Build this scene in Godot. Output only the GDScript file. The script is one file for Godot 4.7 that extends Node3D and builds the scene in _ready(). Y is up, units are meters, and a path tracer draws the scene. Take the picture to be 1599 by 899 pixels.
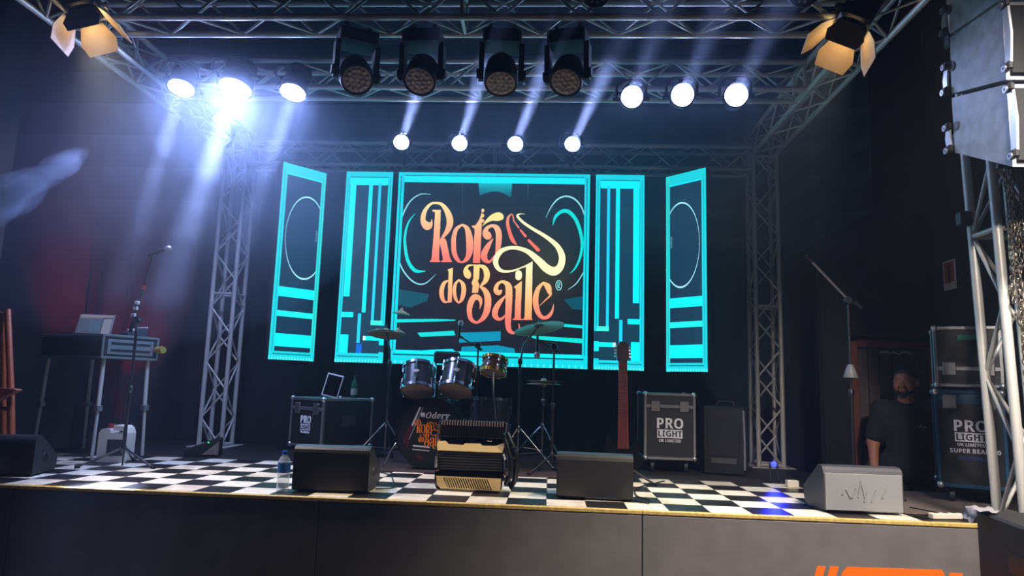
extends Node3D
# A small club stage: trusses and lamps in haze, a wall of five LED screens, a drum kit, monitors and cases.
const DECK := 1.0          # height of the stage deck
const GROUND := 0.2        # height of the hall floor
const SCREEN_Z := -2.5165
const SCREEN_Y := 1.907

var mats := {}
var taken := {}
var unit_bar: ArrayMesh
var noise_a: NoiseTexture2D
var noise_b: NoiseTexture2D
var noise_c: NoiseTexture2D

const HAZE := 0.005        # density of the thin haze in the whole hall
const SCREEN_GLOW := 1.2
const SCREEN_LIGHT := 0.35
const BEAM := 230.0        # lamps' beams
const LENS := 75.0         # how bright the lenses look
const WARM := 12.5
const HOUSE := 80.0
const FRONT := 60.0
const BLUE := 1.2
const RED := 7.0
const ROOF_SMOKE := 0.13
const LEFT_SMOKE := 0.02
const LAMP_SMOKE := 0.07
const WISP := 1.0

const SCREEN_ART := [
	["p","t",420.1,39.1,597.6,37.1,593.1,131.6,563.7,112.4,528.9,97.4,487.6,99.3,446.5,113.8,429.5,123.1],
	["b","g",336.9,43.5,3.4,342.9,225.5,2.1],
	["b","g",678.8,39.7,3.4,681,137.4,2.1],
	["b","w",172.3,117.9,2.1,119.9,118.6,5.5,72.2,150.8,6.9,39.6,208.9,7.6,20.2,279.1,6.9,11.2,362.9,5.5,18.6,453,6.2,53,528.2,7.6,110.6,583.3,7.6,166,587.6,6.2,219.2,538.6,2.1],
	["b","c",96,222.1,2.8,63.2,271.5,9.7,48.9,348.4,13.8,59.4,431.5,16.6,79,486.3,17.9,115.1,523.5,17.9,163.5,523.9,4.1],
	["b","w",775.2,233.1,2.1,804.6,170.5,6.2,837.9,131.9,8.3,878.5,118.2,9,919.4,130.9,9,953.9,168.5,7.6,979.7,230.1,6.9],
	["b","w",978.7,503,5.5,939.5,568,5.5,896.5,602.6,2.1],
	["b","c",811.9,270.5,3.4,826,225.5,15.2,859.4,197.4,19.3,893.4,200.4,20.7,927.8,237.8,19.3,952.4,299.2,17.9,963.4,367.4,15.2,954.3,435.7,12.4,931.6,490.4,9,905.2,519.4,2.8],
	["p","d",22.2,619.1,188.7,642.8,183.2,677,95.2,713,25.8,701],
	["p","d",873.9,654.6,977.1,632.2,978.1,705.8,921.5,701.8],
	["p","c",28.9,774.3,234.5,768,330.1,769.7,330.3,775.1,235,781.5,29.7,791.9],
	["p","c",138.1,840.6,325.2,825.7,332.8,849,156.1,861.7],
	["p","u",345.9,835.2,562,823,563.3,869.7,354.4,886],
	["p","u",368.6,905,550.5,893.4,634.8,907.8,639.2,950.8,360.2,958.6],
	["p","k",-4.8,946.6,219.9,924.4,321.5,917.6,377.2,962.8,377.6,974.7,-3.2,982.1],
	["p","c",856,775.5,982.5,783,982.7,797.6,872.9,791.8],
	["p","c",683.4,838.6,983.4,849.4,983.7,873.2,744.1,858.3],
	["p","k",765.6,930.7,984.5,932.5,984.9,960.8,713,965.2],
	["p","1",185.8,200.4,232.8,199.8,229.8,208,230.9,268.3,230.7,366.5,232.6,464.1,239.3,470.5,239.5,474.8,185.3,475.8,185.1,470.4,193.5,462.2,197.5,367.1,200.5,213.9,186,207.5],
	["b","1",184.9,249.8,2.2,183,271.8,14.1,163.9,286.9,42.3,141.7,264.2,28.2,140.4,231.3,24.9,151.7,198.1,19.5,175.3,170.3,14.1,199.7,163.3,13,232.8,170.6,17.3,260.2,202.1,27.1,276.8,240.3,33.6,280.1,273,33.6,270.4,307,27.1,250.9,339,16.3,231.7,365.4,7.6],
	["p","1",230.5,361.1,258.3,349.7,267,365.9,289,452.3,297.6,467.2,300,473.7,244.9,474.7,244.7,469.3,253.1,461,241.5,409.8,229.3,373.1],
	["b","1",345.4,276.4,9.8,316.3,299.8,19.5,304.2,343.5,23.8,304.5,381.6,24.9,309.7,424.8,24.9,327.1,459.7,19.5,349.2,473.8,9.8,375.6,456.1,21.7,387.8,418,32.5,387.5,374.7,35.8,382.6,336.8,33.6,370.4,296.2,23.8,345.4,276.4,9.8],
	["p","1",447.1,198.4,446.3,281.4,444.6,476.3,408.5,477,410,298.3,394.5,286.6,395.4,281.1,413.2,279.2,426.2,259.9,436.3,237.9],
	["b","0",423.8,289.9,1.6,425.2,475.6,1.6],
	["b","0",431.4,289.8,1.6,432.7,475.5,1.6],
	["b","1",449.2,197.3,14.1,449.4,202.8,14.1],
	["b","1",450,224.6,14.1,450.2,230.1,14.1],
	["b","1",450.8,251.9,14.1,451,257.4,14.1],
	["b","2",451.1,281.3,2.2,472,256.5,15.2,498.5,238.1,31.4,526.9,231.2,45.5,539.9,232.1,35.8,551,242.8,8.7],
	["b","1",494.4,340.4,4.3,478,332.5,40.1,466.6,311,26,478.4,289.1,18.4,502.4,279.5,16.3,524.3,291.1,27.1,534.7,318.1,30.4,536.8,355.9,30.4,533.7,399.2,24.9,525.4,431.7,9.8],
	["b","1",507,348.3,4.3,483.8,383.9,23.8,466.1,422,31.4,465.2,449,30.4,478.1,466,19.5,496.9,465.6,13,518.5,434.5,5.4],
	["b","3",598.7,214.9,4.3,582,234.7,11.9,580.3,271.2,16.3,593.9,319.8,18.4,610.9,357.4,18.4,629.6,376,4.3],
	["b","3",603.2,219.2,4.6,610.2,241.9,6.5],
	["b","3",608.2,247.4,5.3,617.1,260.3,7.6],
	["b","3",621.5,265.7,6.1,637.1,287.1,8.7],
	["b","3",647,300,9.1,673.4,331,13],
	["b","3",691.1,353.3,12.9,740.1,402,18.4],
	["b","4",667.6,215.5,1.6,646.1,214.2,4.3,630.1,221.5,9.8,634.2,234,13,663.3,261.8,14.1,712.2,293.6,16.3,777,331.4,19.5,831,373.6,24.9,857.2,415,31.4,863.2,452.3,33.6,851.7,491,36.9,822.9,510.7,44.4,785.6,496.5,42.3,742.3,455.6,35.8,693.5,415.2,26,645,396.2,20.6,596.8,393.8,18.4,554.3,409.6,23.8,529.5,442.4,27.1,525,474.8,26,540.8,504,20.6,570.5,516.8,14.1,615.8,511.6,9.8,663.3,492.5,6.5,711.6,464.8,2.7],
	["p","5",713.7,460.7,716.6,706.3,716.2,755.9,677.2,756.9,680.9,746.1,680.9,491,665.4,498.7,683.6,480.1],
	["p","6",278.4,513.8,305.9,502.3,308.1,681.4,286.4,684.9,284.7,523.6],
	["b","6",282.4,570.8,7,264.4,583.6,18,254,613.5,23,254.1,643.2,23,262.5,670.1,18,276.3,682.1,10,290,674.4,4],
	["b","6",339.9,564.7,8,322.7,587.3,15,318.9,622,18,326.7,661.3,16,343.8,682.6,8,359.9,660.5,20,366.5,621,24,360.5,586.5,20,339.9,564.7,8],
	["b","6",405.5,487.4,7,384.2,491.8,12,372.9,511.9,22,381.6,534.1,37,389,548.8,20],
	["p","6",403.9,484.5,443.6,483.7,442.8,555.1,436.3,570.1,444.7,584.7,440.1,630.2,408.5,630.9,411.3,595.3,404.9,580.6,413.1,555.7,413.1,491.2],
	["b","0",420.4,488.6,1.3,422.8,629.6,1.3],
	["b","0",426.4,488.5,1.3,428.7,629.5,1.3],
	["b","0",431.8,488.4,1.3,434.1,629.3,1.3],
	["b","6",440.3,488.7,12,467.9,500.1,24,481.6,529.6,30,477.2,564.3,25,453.3,593.4,9],
	["b","6",450,598.4,9,476.3,618.6,25,491.3,657.6,34,489.9,711.6,33,475.3,751.1,26,451.4,776.1,14,431.9,780.4,14,408.1,762.5,21,399.5,723.5,26,404.2,684.1,30,423,652.2,30,447.9,658.6,23,456.5,682.9,13,451,712.5,2],
	["b","6",560.9,612.8,4,545.6,626.9,26,530.5,614.9,24,534.7,590.2,19,551.5,572.6,14,573.7,572.2,18,593.9,592.4,32,597.8,630.7,35,598.8,689.5,33,597.8,748.1,31,597.9,787,28,605.4,816,23,624.3,829.1,14,646.1,822.2,12,655.4,804.1,7,652.5,783.3,5],
	["b","6",581.3,639.9,5,549.5,680.8,24,531.8,715.5,29,531.6,744.8,27,549.2,761.5,16,568.7,756.1,12,584.8,736.2,4],
	["p","6",621,595.8,662,562.9,661.5,753.9,664.6,760.1,626.5,761,631.1,747.3,631.5,605.4],
	["b","4",643.9,526.3,33,644.3,544.1,33],
	["p","6",620.1,758.3,721.1,755.8,721.2,761.6,620.3,764.1],
	["b","6",769.9,570.5,10,745.2,602.9,22,733.5,652.2,28,738.3,696,28,754.7,734.6,22,779.3,749.5,17,803.4,738.3,18,819,713.6,12,825.6,678.4,2],
	["b","6",769.9,570.5,10,793.7,589.6,30,802.5,616.4,22,807.7,633.4,10,781.5,660.8,6,755.2,688.3,2],
	["b","w",864.3,581.8,4,862.5,594,4,857.4,603.1,4,850.1,606.5,4,842.8,603.4,4,837.2,594.6,4,835.1,582.4,4,836.8,570.1,4,842,561,4,849.3,557.6,4,856.6,560.7,4,862.1,569.6,4,864.3,581.8,4],
	["b","w",845.1,595.9,3.5,844.6,568.9,3.5,853.9,571.2,3.5,853.1,581,3.5,845.8,583.6,3.5,855.8,596.6,3.5],
]


func _ready() -> void:
	# ------------------------------------------------ camera, air and exposure
	var cam := Camera3D.new()
	cam.name = "camera"
	cam.fov = rad_to_deg(2.0 * atan(899.0 / 2.0 / 1080.0)); cam.near = 0.05; cam.far = 60.0
	cam.transform = Transform3D(Basis(Vector3.UP, 0.059) * Basis(Vector3.RIGHT, 0.1395) * Basis(Vector3.BACK, 0.0305), Vector3(0.634, 1.73, 4.4156))
	add_child(cam)
	var we := WorldEnvironment.new()
	we.name = "surroundings"
	var e := Environment.new()
	e.background_mode = Environment.BG_COLOR; e.background_color = Color.BLACK
	e.tonemap_mode = Environment.TONE_MAPPER_LINEAR; e.tonemap_exposure = 1.0
	e.volumetric_fog_enabled = true; e.volumetric_fog_density = HAZE; e.volumetric_fog_albedo = Color(0.81, 0.87, 1.0); e.volumetric_fog_anisotropy = 0.35
	e.sdfgi_enabled = true; e.ssao_enabled = true; e.ssil_enabled = true
	we.environment = e
	add_child(we)
	noise_a = noise_tex(0.012, Color(0.93, 0.93, 0.93), Color(1, 1, 1), 3)
	noise_b = noise_tex(0.015, Color(0.86, 0.85, 0.84), Color(1, 1, 1), 7, 5)
	noise_c = noise_tex(0.006, Color(0.8, 0.78, 0.76), Color(1, 1, 1), 11, 3)
	build_hall()
	build_stage()
	build_rig()
	build_smoke()
	build_screens()
	build_lamps()
	build_kit()
	build_front_line()
	build_left_side()
	build_right_side()
	person(Vector3(3.69, GROUND, -1.78), -0.3)

func build_hall() -> void:
	var black := mat("drape_black", Color(0.07, 0.07, 0.075), 0.95, 0.0, noise_c, 0.6)
	var st := mb()
	box(st, Vector3(-0.3, GROUND - 0.1, 2.6), Vector3(10.4, 0.2, 13.2))
	tag(put(st, "floor", mat("hall_floor", Color(0.16, 0.15, 0.15), 0.5, 0.0, noise_b, 0.8), self), "", "", "", "structure")
	st = mb(); box(st, Vector3(-0.3, 6.1, 2.6), Vector3(10.4, 0.2, 13.2))
	tag(put(st, "ceiling", mat("ceiling_black", Color(0.07, 0.07, 0.075), 0.95), self), "", "", "", "structure")
	st = mb(); box(st, Vector3(-0.3, 3.1, -3.9), Vector3(10.4, 5.8, 0.2))
	tag(put(st, "wall_back", black, self), "", "", "", "structure")
	st = mb(); box(st, Vector3(-0.3, 3.1, 9.1), Vector3(10.4, 5.8, 0.2))
	tag(put(st, "wall_front", black, self), "", "", "", "structure")
	st = mb(); box(st, Vector3(-5.1, 3.1, 2.6), Vector3(0.2, 5.8, 12.8))
	tag(put(st, "wall_left", mat("wall_left_brown", Color(0.2, 0.17, 0.15), 0.9, 0.0, noise_c, 0.6), self), "", "", "", "structure")
	st = mb(); box(st, Vector3(4.37, 3.1, 2.6), Vector3(0.2, 5.8, 12.8))
	tag(put(st, "wall_right", mat("wall_right_dark", Color(0.1, 0.095, 0.095), 0.9, 0.0, noise_c, 0.6), self), "", "", "", "structure")
	# pillar at the left edge of the picture
	st = mb(); box(st, Vector3(-4.42, 3.1, -1.05), Vector3(0.62, 5.8, 0.3), 0.01)
	tag(put(st, "wall_pillar", mat("pillar_brown", Color(0.24, 0.2, 0.17), 0.9, 0.0, noise_c, 0.6), self), "", "", "", "structure")
	# black backdrop curtain in soft folds
	var c := thing("backdrop_curtain", "black stage backdrop curtain hanging in folds behind the video wall", "curtain", Vector3(0, 0, -3.55))
	st = mb()
	st.set_smooth_group(0)
	var last := []
	for i in 181:
		var x := -4.95 + 9.1 * i / 180.0
		var z := 0.055 * sin(x * 17.0) + 0.03 * sin(x * 7.3 + 1.0)
		var col := [Vector3(x, GROUND + 0.02, z), Vector3(x, 3.0, z * 0.9), Vector3(x, 5.7, z * 0.7)]
		if i > 0:
			for k in 2:
				quad(st, last[k], last[k + 1], col[k + 1], col[k])
		last = col
	put(st, "cloth", mat("curtain_black", Color(0.06, 0.06, 0.065), 0.95), c)
	bar(c, "curtain_rail", Vector3(-4.95, 5.7, 0), Vector3(4.2, 5.7, 0), 0.03, mat("rail_grey", Color(0.3, 0.3, 0.3), 0.5, 0.5))
	for x in [-4.0, -1.5, 1.0, 3.5]:
		bar(c, "rail_hanger", Vector3(x, 5.7, 0), Vector3(x, 6.02, 0), 0.01, mat("rail_grey", Color(0.3, 0.3, 0.3), 0.5, 0.5))
	# side door behind the man: frame and leaf of upright boards
	var d := structure("door_1")
	d.position = Vector3(3.85, GROUND, -2.35)
	var rust := mat("door_frame_rust", Color(0.36, 0.16, 0.1), 0.7, 0.0, noise_b, 2.0)
	boxed(d, "frame_post", Vector3(-0.37, 1.02, 0.03), Vector3(0.07, 2.04, 0.1), rust, 0.006)
	boxed(d, "frame_post", Vector3(0.37, 1.02, 0.03), Vector3(0.07, 2.04, 0.1), rust, 0.006)
	boxed(d, "frame_head", Vector3(0, 2.02, 0.03), Vector3(0.67, 0.07, 0.1), rust, 0.006)
	for i in 6:
		boxed(d, "board", Vector3(-0.275 + i * 0.11, 1.0, 0.0), Vector3(0.104, 1.96, 0.03), mat("door_board_%d" % (i % 2), Color(0.27, 0.235, 0.21) if i % 2 == 0 else Color(0.24, 0.2, 0.18), 0.75, 0.0, noise_b, 2.0), 0.006)
	boxed(d, "door_handle", Vector3(0.27, 1.0, 0.04), Vector3(0.02, 0.12, 0.03), mat("corner_steel", Color(0.75, 0.75, 0.76), 0.3, 0.9), 0.006)
	# partition in which the door stands
	var p := structure("wall_partition")
	boxed(p, "panel", Vector3(3.34, 3.1, -2.38), Vector3(0.26, 5.8, 0.1), black)
	boxed(p, "panel", Vector3(4.27, 3.1, -2.38), Vector3(0.1, 5.8, 0.1), black)
	boxed(p, "panel", Vector3(3.85, 4.15, -2.38), Vector3(0.76, 3.7, 0.1), black)

func build_stage() -> void:
	var t := thing("stage_platform", "low stage with black deck and grey front panels under a yellow edge strip", "stage")
	var deck := mat("deck_black", Color(0.13, 0.11, 0.1), 0.55, 0.0, noise_b, 1.2)
	boxed(t, "deck", Vector3(-0.5, DECK - 0.03, -1.7), Vector3(7.2, 0.05, 3.4), deck)
	boxed(t, "deck", Vector3(3.6, DECK - 0.03, -0.72), Vector3(0.99, 0.05, 1.44), deck)
	for x in [-4.0, -2.5, -0.5, 1.5, 3.0]:
		for z in [-0.2, -1.3, -3.2]:
			boxed(t, "support_leg", Vector3(x, (GROUND + DECK - 0.055) * 0.5, z), Vector3(0.06, DECK - 0.055 - GROUND, 0.06), mat("leg_dark", Color(0.15, 0.15, 0.15), 0.6))
	for z in [-0.2, -1.2]:
		boxed(t, "support_leg", Vector3(4.0, (GROUND + DECK - 0.055) * 0.5, z), Vector3(0.06, DECK - 0.055 - GROUND, 0.06), mat("leg_dark", Color(0.15, 0.15, 0.15), 0.6))
	var xs := [-4.1, -2.79, -0.79, 1.21, 3.21, 4.09]
	var face := mat("front_panel_grey", Color(0.42, 0.4, 0.39), 0.55, 0.0, noise_a, 0.7)
	for i in xs.size() - 1:
		boxed(t, "front_panel", Vector3((xs[i] + xs[i + 1]) * 0.5, (GROUND + DECK - 0.03) * 0.5, 0.012), Vector3(xs[i + 1] - xs[i] - 0.006, DECK - 0.03 - GROUND, 0.02), face, 0.002)
	var worn := mat("edge_yellow", Color(0.78, 0.66, 0.36), 0.6, 0.0, noise_b, 3.0)
	for i in xs.size() - 1:
		boxed(t, "edge_strip", Vector3((xs[i] + xs[i + 1]) * 0.5, DECK - 0.012, 0.008), Vector3(xs[i + 1] - xs[i] - 0.002, 0.026, 0.036), worn, 0.005)
	# orange lettering on the front, cut off by the lower edge of the picture: slanting strokes
	var o := thing("fascia_lettering", "large orange slanted lettering stuck low on the grey stage front", "lettering", Vector3(0, 0, 0.0225))
	var orange := mat("vinyl_orange", Color(0.93, 0.42, 0.1), 0.35)
	var k := 0
	for q in [[2.225, 2.275, 0.722], [2.3, 2.35, 0.724], [2.385, 2.965, 0.726], [2.985, 3.06, 0.718]]:
		var st := mb()
		var lean := 0.05
		if k == 2:
			prism(st, PackedVector2Array([Vector2(q[0] + 0.03, q[2]), Vector2(q[1] - 0.01, q[2] + 0.006), Vector2(q[1] + 0.005, q[2] - 0.02), Vector2(q[1] - 0.06, q[2] - 0.2), Vector2(q[0] - 0.06, q[2] - 0.2), Vector2(q[0], q[2] - 0.03)]), 0.0, 0.003)
		else:
			prism(st, PackedVector2Array([Vector2(q[0] + lean * 0.3, q[2]), Vector2(q[1] + lean * 0.3, q[2]), Vector2(q[1] - lean, q[2] - 0.2), Vector2(q[0] - lean, q[2] - 0.2)]), 0.0, 0.003)
		put(st, "stroke", orange, o)
		k += 1
	# black and white tiles, laid loose on the deck
	var f := thing("checkered_floor", "black and white checkered tile floor laid over the front of the stage", "flooring", Vector3(0, DECK - 0.005, 0))
	var tm := BoxMesh.new()
	tm.size = Vector3(0.2475, 0.006, 0.2475)
	var white := [mat("tile_white", Color(0.88, 0.84, 0.76), 0.4, 0.0, noise_a, 1.1), mat("tile_white_worn", Color(0.84, 0.79, 0.7), 0.45, 0.0, noise_b, 0.7)]
	var dark := [mat("tile_black", Color(0.1, 0.085, 0.08), 0.35, 0.0, noise_a, 1.1), mat("tile_black_worn", Color(0.13, 0.11, 0.1), 0.4, 0.0, noise_b, 0.7)]
	var rng := RandomNumberGenerator.new()
	rng.seed = 5
	for r in 7:
		for c in range(-15, 13):
			var x := c * 0.25
			if r == 6 and x > -0.7: continue
			if x > 2.9 and r > 0: continue
			var pick: Array = dark if (c + r) % 2 == 0 else white
			put_mesh(tm, "tile", pick[1 if rng.randf() < 0.3 else 0], f, Transform3D(Basis(Vector3.UP, rng.randf_range(-0.004, 0.004)), Vector3(x, 0.003 + rng.randf() * 0.0008, -0.125 - 0.25 * r)))
	# dark carpet under the drums and beside the right monitor
	var st2 := mb()
	box(st2, Vector3(-0.05, DECK + 0.002, -2.2), Vector3(2.0, 0.012, 1.75), 0.003)
	tag(put(st2, "drum_rug", mat("rug_brown", Color(0.2, 0.12, 0.1), 0.95, 0.0, noise_b, 2.5), self), "dark brown rug spread under the drum kit", "rug")
	st2 = mb()
	box(st2, Vector3(3.3, DECK + 0.001, -0.78), Vector3(0.85, 0.01, 1.05), 0.003)
	tag(put(st2, "floor_mat", mat("mat_taupe", Color(0.36, 0.31, 0.28), 0.9, 0.0, noise_b, 2.5), self), "taupe mat on the deck between right monitor and big flight case", "mat")

func build_rig() -> void:
	var alu := mat("truss_aluminium", Color(0.72, 0.71, 0.68), 0.42, 0.25)
	truss("roof_truss", "front cross truss of aluminium at the top edge, carrying the moving heads", Vector3(-2.76, 4.34, -0.115), Vector3(2.7, 4.34, -0.115), 0.24, alu, "roof trusses")
	truss("roof_truss", "middle cross truss of aluminium carrying the six bright white lamps", Vector3(-2.76, 4.34, -1.255), Vector3(2.7, 4.34, -1.255), 0.24, alu, "roof trusses")
	truss("roof_truss", "rear cross truss of aluminium above the video wall", Vector3(-2.73, 4.17, -2.84), Vector3(2.69, 4.17, -2.84), 0.24, alu, "roof trusses")
	truss("roof_truss", "left side truss running from the rear left tower towards the audience", Vector3(-2.9, 4.34, -2.98), Vector3(-2.9, 4.34, 1.6), 0.24, alu, "roof trusses")
	truss("roof_truss", "right side truss running from the rear right tower towards the audience", Vector3(2.83, 4.34, -2.98), Vector3(2.83, 4.34, 1.6), 0.24, alu, "roof trusses")
	for s in [-1.0, 1.0]:
		var x := -2.87 if s < 0 else 2.83
		var t := truss("truss_tower", "aluminium truss tower standing left of the video wall" if s < 0 else "aluminium truss tower standing right of the video wall", Vector3(x, DECK + 0.005, -2.84), Vector3(x, 4.21, -2.84), 0.24, alu, "truss towers", 0.3)
		boxed(t, "base_plate", Vector3(0, 0.0, 0), Vector3(0.42, 0.012, 0.42), alu, 0.003)
		if s < 0:
			var f := truss("truss_tower", "aluminium truss leg holding up the front of the left side truss", Vector3(x, GROUND + 0.012, 1.45), Vector3(x, 4.21, 1.45), 0.24, alu, "truss towers", 0.3)
			boxed(f, "base_plate", Vector3(0, -0.006, 0), Vector3(0.42, 0.012, 0.42), alu, 0.003)
	# near tower at the right end of the stage, with the loudspeakers
	var pale := alu
	var n := truss("truss_tower", "aluminium truss tower in front of the stage at right, behind the hanging loudspeakers", Vector3(3.345, GROUND + 0.012, 0.285), Vector3(3.22, 5.2, 0.285), 0.235, pale, "truss towers", 0.42, 0.026)
	boxed(n, "base_plate", Vector3(0, -0.006, 0), Vector3(0.45, 0.012, 0.45), pale, 0.003)
	for y in [2.6, 3.1, 3.75]:
		boxed(n, "clamp", Vector3(-0.21 - y * 0.005, y, 0.0) + Vector3(0.0, 0.0, -0.118), Vector3(0.07, 0.09, 0.07), mat("clamp_black", Color(0.06, 0.06, 0.06), 0.5), 0.01)
	# line array: two trapezoid cabinets on a bar, seen from the side
	var grey := mat("cabinet_grey", Color(0.7, 0.71, 0.74), 0.45, 0.0, noise_b, 1.2)
	var steel := mat("rigging_white", Color(0.82, 0.82, 0.84), 0.3, 0.4)
	var iron := mat("clamp_black", Color(0.06, 0.06, 0.06), 0.5)
	var side := Transform3D(Basis(Vector3(0, 0, 1), Vector3.UP, Vector3(-1, 0, 0)), Vector3.ZERO)
	var polys := [[Vector2(0.5, 3.114), Vector2(0.97, 2.878), Vector2(0.97, 3.31), Vector2(0.5, 3.44)], [Vector2(0.5, 3.465), Vector2(0.97, 3.335), Vector2(0.98, 3.75), Vector2(0.52, 3.8)], [Vector2(0.52, 3.82), Vector2(0.98, 3.77), Vector2(0.99, 4.19), Vector2(0.54, 4.14)]]
	for i in 3:
		var q: Array = polys[i]
		var l := thing("line_array_speaker", ["lowest grey loudspeaker of the array hung at the right tower", "grey loudspeaker hung above the lowest one of the array", "topmost loudspeaker of the hanging array, above the picture edge"][i], "speaker", Vector3(2.9, 0, 0), 0.0, "hanging loudspeakers")
		var st := mb()
		prism(st, PackedVector2Array(q), -0.62, 0.0, side)
		put(st, "cabinet", grey, l)
		var fr: Array = [q[1] + Vector2(0.001, 0.02), q[1] + Vector2(0.02, 0.03), q[2] + Vector2(0.02, -0.03), q[2] + Vector2(0.001, -0.02)]
		st = mb()
		prism(st, PackedVector2Array(fr), -0.6, -0.02, side)
		put(st, "grille", mat("grille_black", Color(0.04, 0.04, 0.04), 0.8), l)
		# rigging rails at the back and front edges, with pins
		var rails := [[q[0] + Vector2(-0.035, 0.03), q[3] + Vector2(-0.035, -0.16), 0.018], [q[1].lerp(q[2], 0.12) + Vector2(0.035, 0), q[1].lerp(q[2], 0.92) + Vector2(0.035, 0), 0.02]]
		for r in rails:
			var a: Vector2 = r[0]
			var b: Vector2 = r[1]
			var mid := (a + b) * 0.5 + Vector2(0.012 if a.x > 0.8 else -0.012, 0)
			st = mb()
			prism(st, PackedVector2Array([a - Vector2(r[2], 0), a + Vector2(r[2], 0), mid + Vector2(r[2] * 1.2, 0), b + Vector2(r[2], 0), b - Vector2(r[2], 0), mid - Vector2(r[2] * 1.2, 0)]), 0.0, 0.012, side)
			put(st, "rigging_rail", steel, l)
			for p in [a, b]:
				st = mb()
				box(st, Vector3(-0.012, p.y, p.x), Vector3(0.03, 0.045, 0.055), 0.008)
				put(st, "rigging_joint", iron, l)
				st = mb()
				lathe(st, [Vector2(0.006, 0), Vector2(0.018, 0), Vector2(0.018, 0.008), Vector2(0.006, 0.008)], 14, Transform3D(Basis(Vector3.BACK, PI / 2), Vector3(-0.028, p.y - 0.01, p.x)))
				put(st, "pin_ring", mat("ring_steel", Color(0.55, 0.55, 0.56), 0.35, 0.8), l)
		st = mb()
		lathe(st, [Vector2(0, 0), Vector2(0.026, 0), Vector2(0.026, 0.006), Vector2(0, 0.006)], 18, Transform3D(Basis(Vector3.BACK, PI / 2), Vector3(0, q[0].lerp(q[3], 0.45).y, 0.53)))
		put(st, "cable_socket", mat("socket_grey", Color(0.32, 0.33, 0.35), 0.5), l)
	var fb := thing("fly_bar", "black fly bar that carries the hanging loudspeakers from the ceiling", "bracket", Vector3(3.2, 0, 0))
	boxed(fb, "bar", Vector3(0, 4.24, 0.75), Vector3(0.5, 0.06, 0.6), iron, 0.01)
	for z in [0.55, 0.95]:
		bar(fb, "steel_cable", Vector3(0, 4.26, z), Vector3(0, 6.02, z), 0.008, iron)
	# loose hoist chain hanging at the near tower
	var ch := thing("hoist_chain", "tangle of steel hoist chain hanging at the right edge of the picture", "chain", Vector3(3.17, 0, 0.43))
	var ring := []
	for k in 14:
		var a := TAU * k / 14.0
		ring.append(Vector3(0.011 * cos(a), 0.019 * sin(a), 0))
	var ls := mb()
	tube(ls, ring, 0.0042, 6, true)
	ls.generate_normals()
	var link := ls.commit()
	var rng := RandomNumberGenerator.new()
	rng.seed = 21
	for strand in 5:
		var x := 0.012 + strand * 0.024
		var z := 0.03 + 0.02 * (strand % 2)
		var len: float = [26, 34, 40, 44, 30][strand]
		for i in int(len):
			var y := 3.03 - i * 0.03 - strand * 0.02
			x += rng.randf_range(-0.004, 0.004)
			put_mesh(link, "link", mat("chain_steel", Color(0.5, 0.46, 0.4), 0.35, 0.85), ch, Transform3D(Basis(Vector3.UP, (PI / 2 if i % 2 == 0 else 0.0) + rng.randf_range(-0.4, 0.4)) * Basis(Vector3.BACK, rng.randf_range(-0.25, 0.25)), Vector3(x, y, z)))
	bar(ch, "hook", Vector3(-0.02, 3.05, 0.03), Vector3(0.15, 3.05, 0.03), 0.014, iron)

func smoke(called: String, label: String, shape: int, at: Vector3, size: Vector3, density: float, parent: Node3D = self) -> FogVolume:
	var v := FogVolume.new()
	v.name = numbered(called) if parent == self else called
	v.shape = shape; v.size = size
	var key := "smoke_%.4f" % density
	if not mats.has(key):
		var m := FogMaterial.new()
		m.albedo = Color(0.81, 0.87, 1.0); m.density = density
		mats[key] = m
	v.material = mats[key]
	parent.add_child(v, true)
	v.position = at
	if parent == self: tag(v, label, "smoke", "", "stuff")
	return v

func build_smoke() -> void:
	# stage smoke gathers under the roof and at the left, where the machine stands
	var air := Node3D.new()
	air.name = numbered("stage_smoke"); add_child(air)
	tag(air, "blue white stage smoke hanging under the rig and round the lamps", "smoke", "", "stuff")
	for q in [[2.75, 0.14], [3.0, 0.16], [3.25, 0.18], [3.5, 0.18], [3.75, 0.18], [4.0, 0.16]]:     # thins out downwards
		smoke("smoke_layer", "", RenderingServer.FOG_VOLUME_SHAPE_BOX, Vector3(-1.0, (q[0] + 5.75) * 0.5, -1.85), Vector3(7.7, 5.75 - q[0], 2.9), ROOF_SMOKE * q[1], air)
	smoke("smoke_cloud", "", RenderingServer.FOG_VOLUME_SHAPE_ELLIPSOID, Vector3(-2.9, 3.75, -1.2), Vector3(4.2, 3.6, 4.0), LEFT_SMOKE, air)
	smoke("smoke_cloud", "", RenderingServer.FOG_VOLUME_SHAPE_ELLIPSOID, Vector3(-2.05, 4.1, -0.85), Vector3(1.5, 1.7, 0.9), LAMP_SMOKE, air)
	smoke("smoke_cloud", "", RenderingServer.FOG_VOLUME_SHAPE_ELLIPSOID, Vector3(2.4, 2.35, -2.1), Vector3(0.9, 1.7, 0.7), 0.1, air)
	var w := Node3D.new()
	w.name = numbered("smoke_wisp"); add_child(w)
	tag(w, "small wisp of white smoke at the left edge below the lantern", "smoke", "", "stuff")
	var rng := RandomNumberGenerator.new()
	rng.seed = 9
	for i in 14:
		var f := i / 13.0
		var p := Vector3(-3.62, 2.96, -0.5).lerp(Vector3(-3.0, 3.4, -0.5), f) + Vector3(rng.randf_range(-0.03, 0.03), rng.randf_range(-0.035, 0.035), rng.randf_range(-0.05, 0.05))
		var r := lerpf(0.34, 0.15, f) * rng.randf_range(0.7, 1.1)
		var v := smoke("puff", "", RenderingServer.FOG_VOLUME_SHAPE_ELLIPSOID, p, Vector3(r * 1.5, r * 0.8, r), WISP, w)
		v.rotation = Vector3(0, 0, 0.6 + rng.randf_range(-0.3, 0.3))

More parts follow.
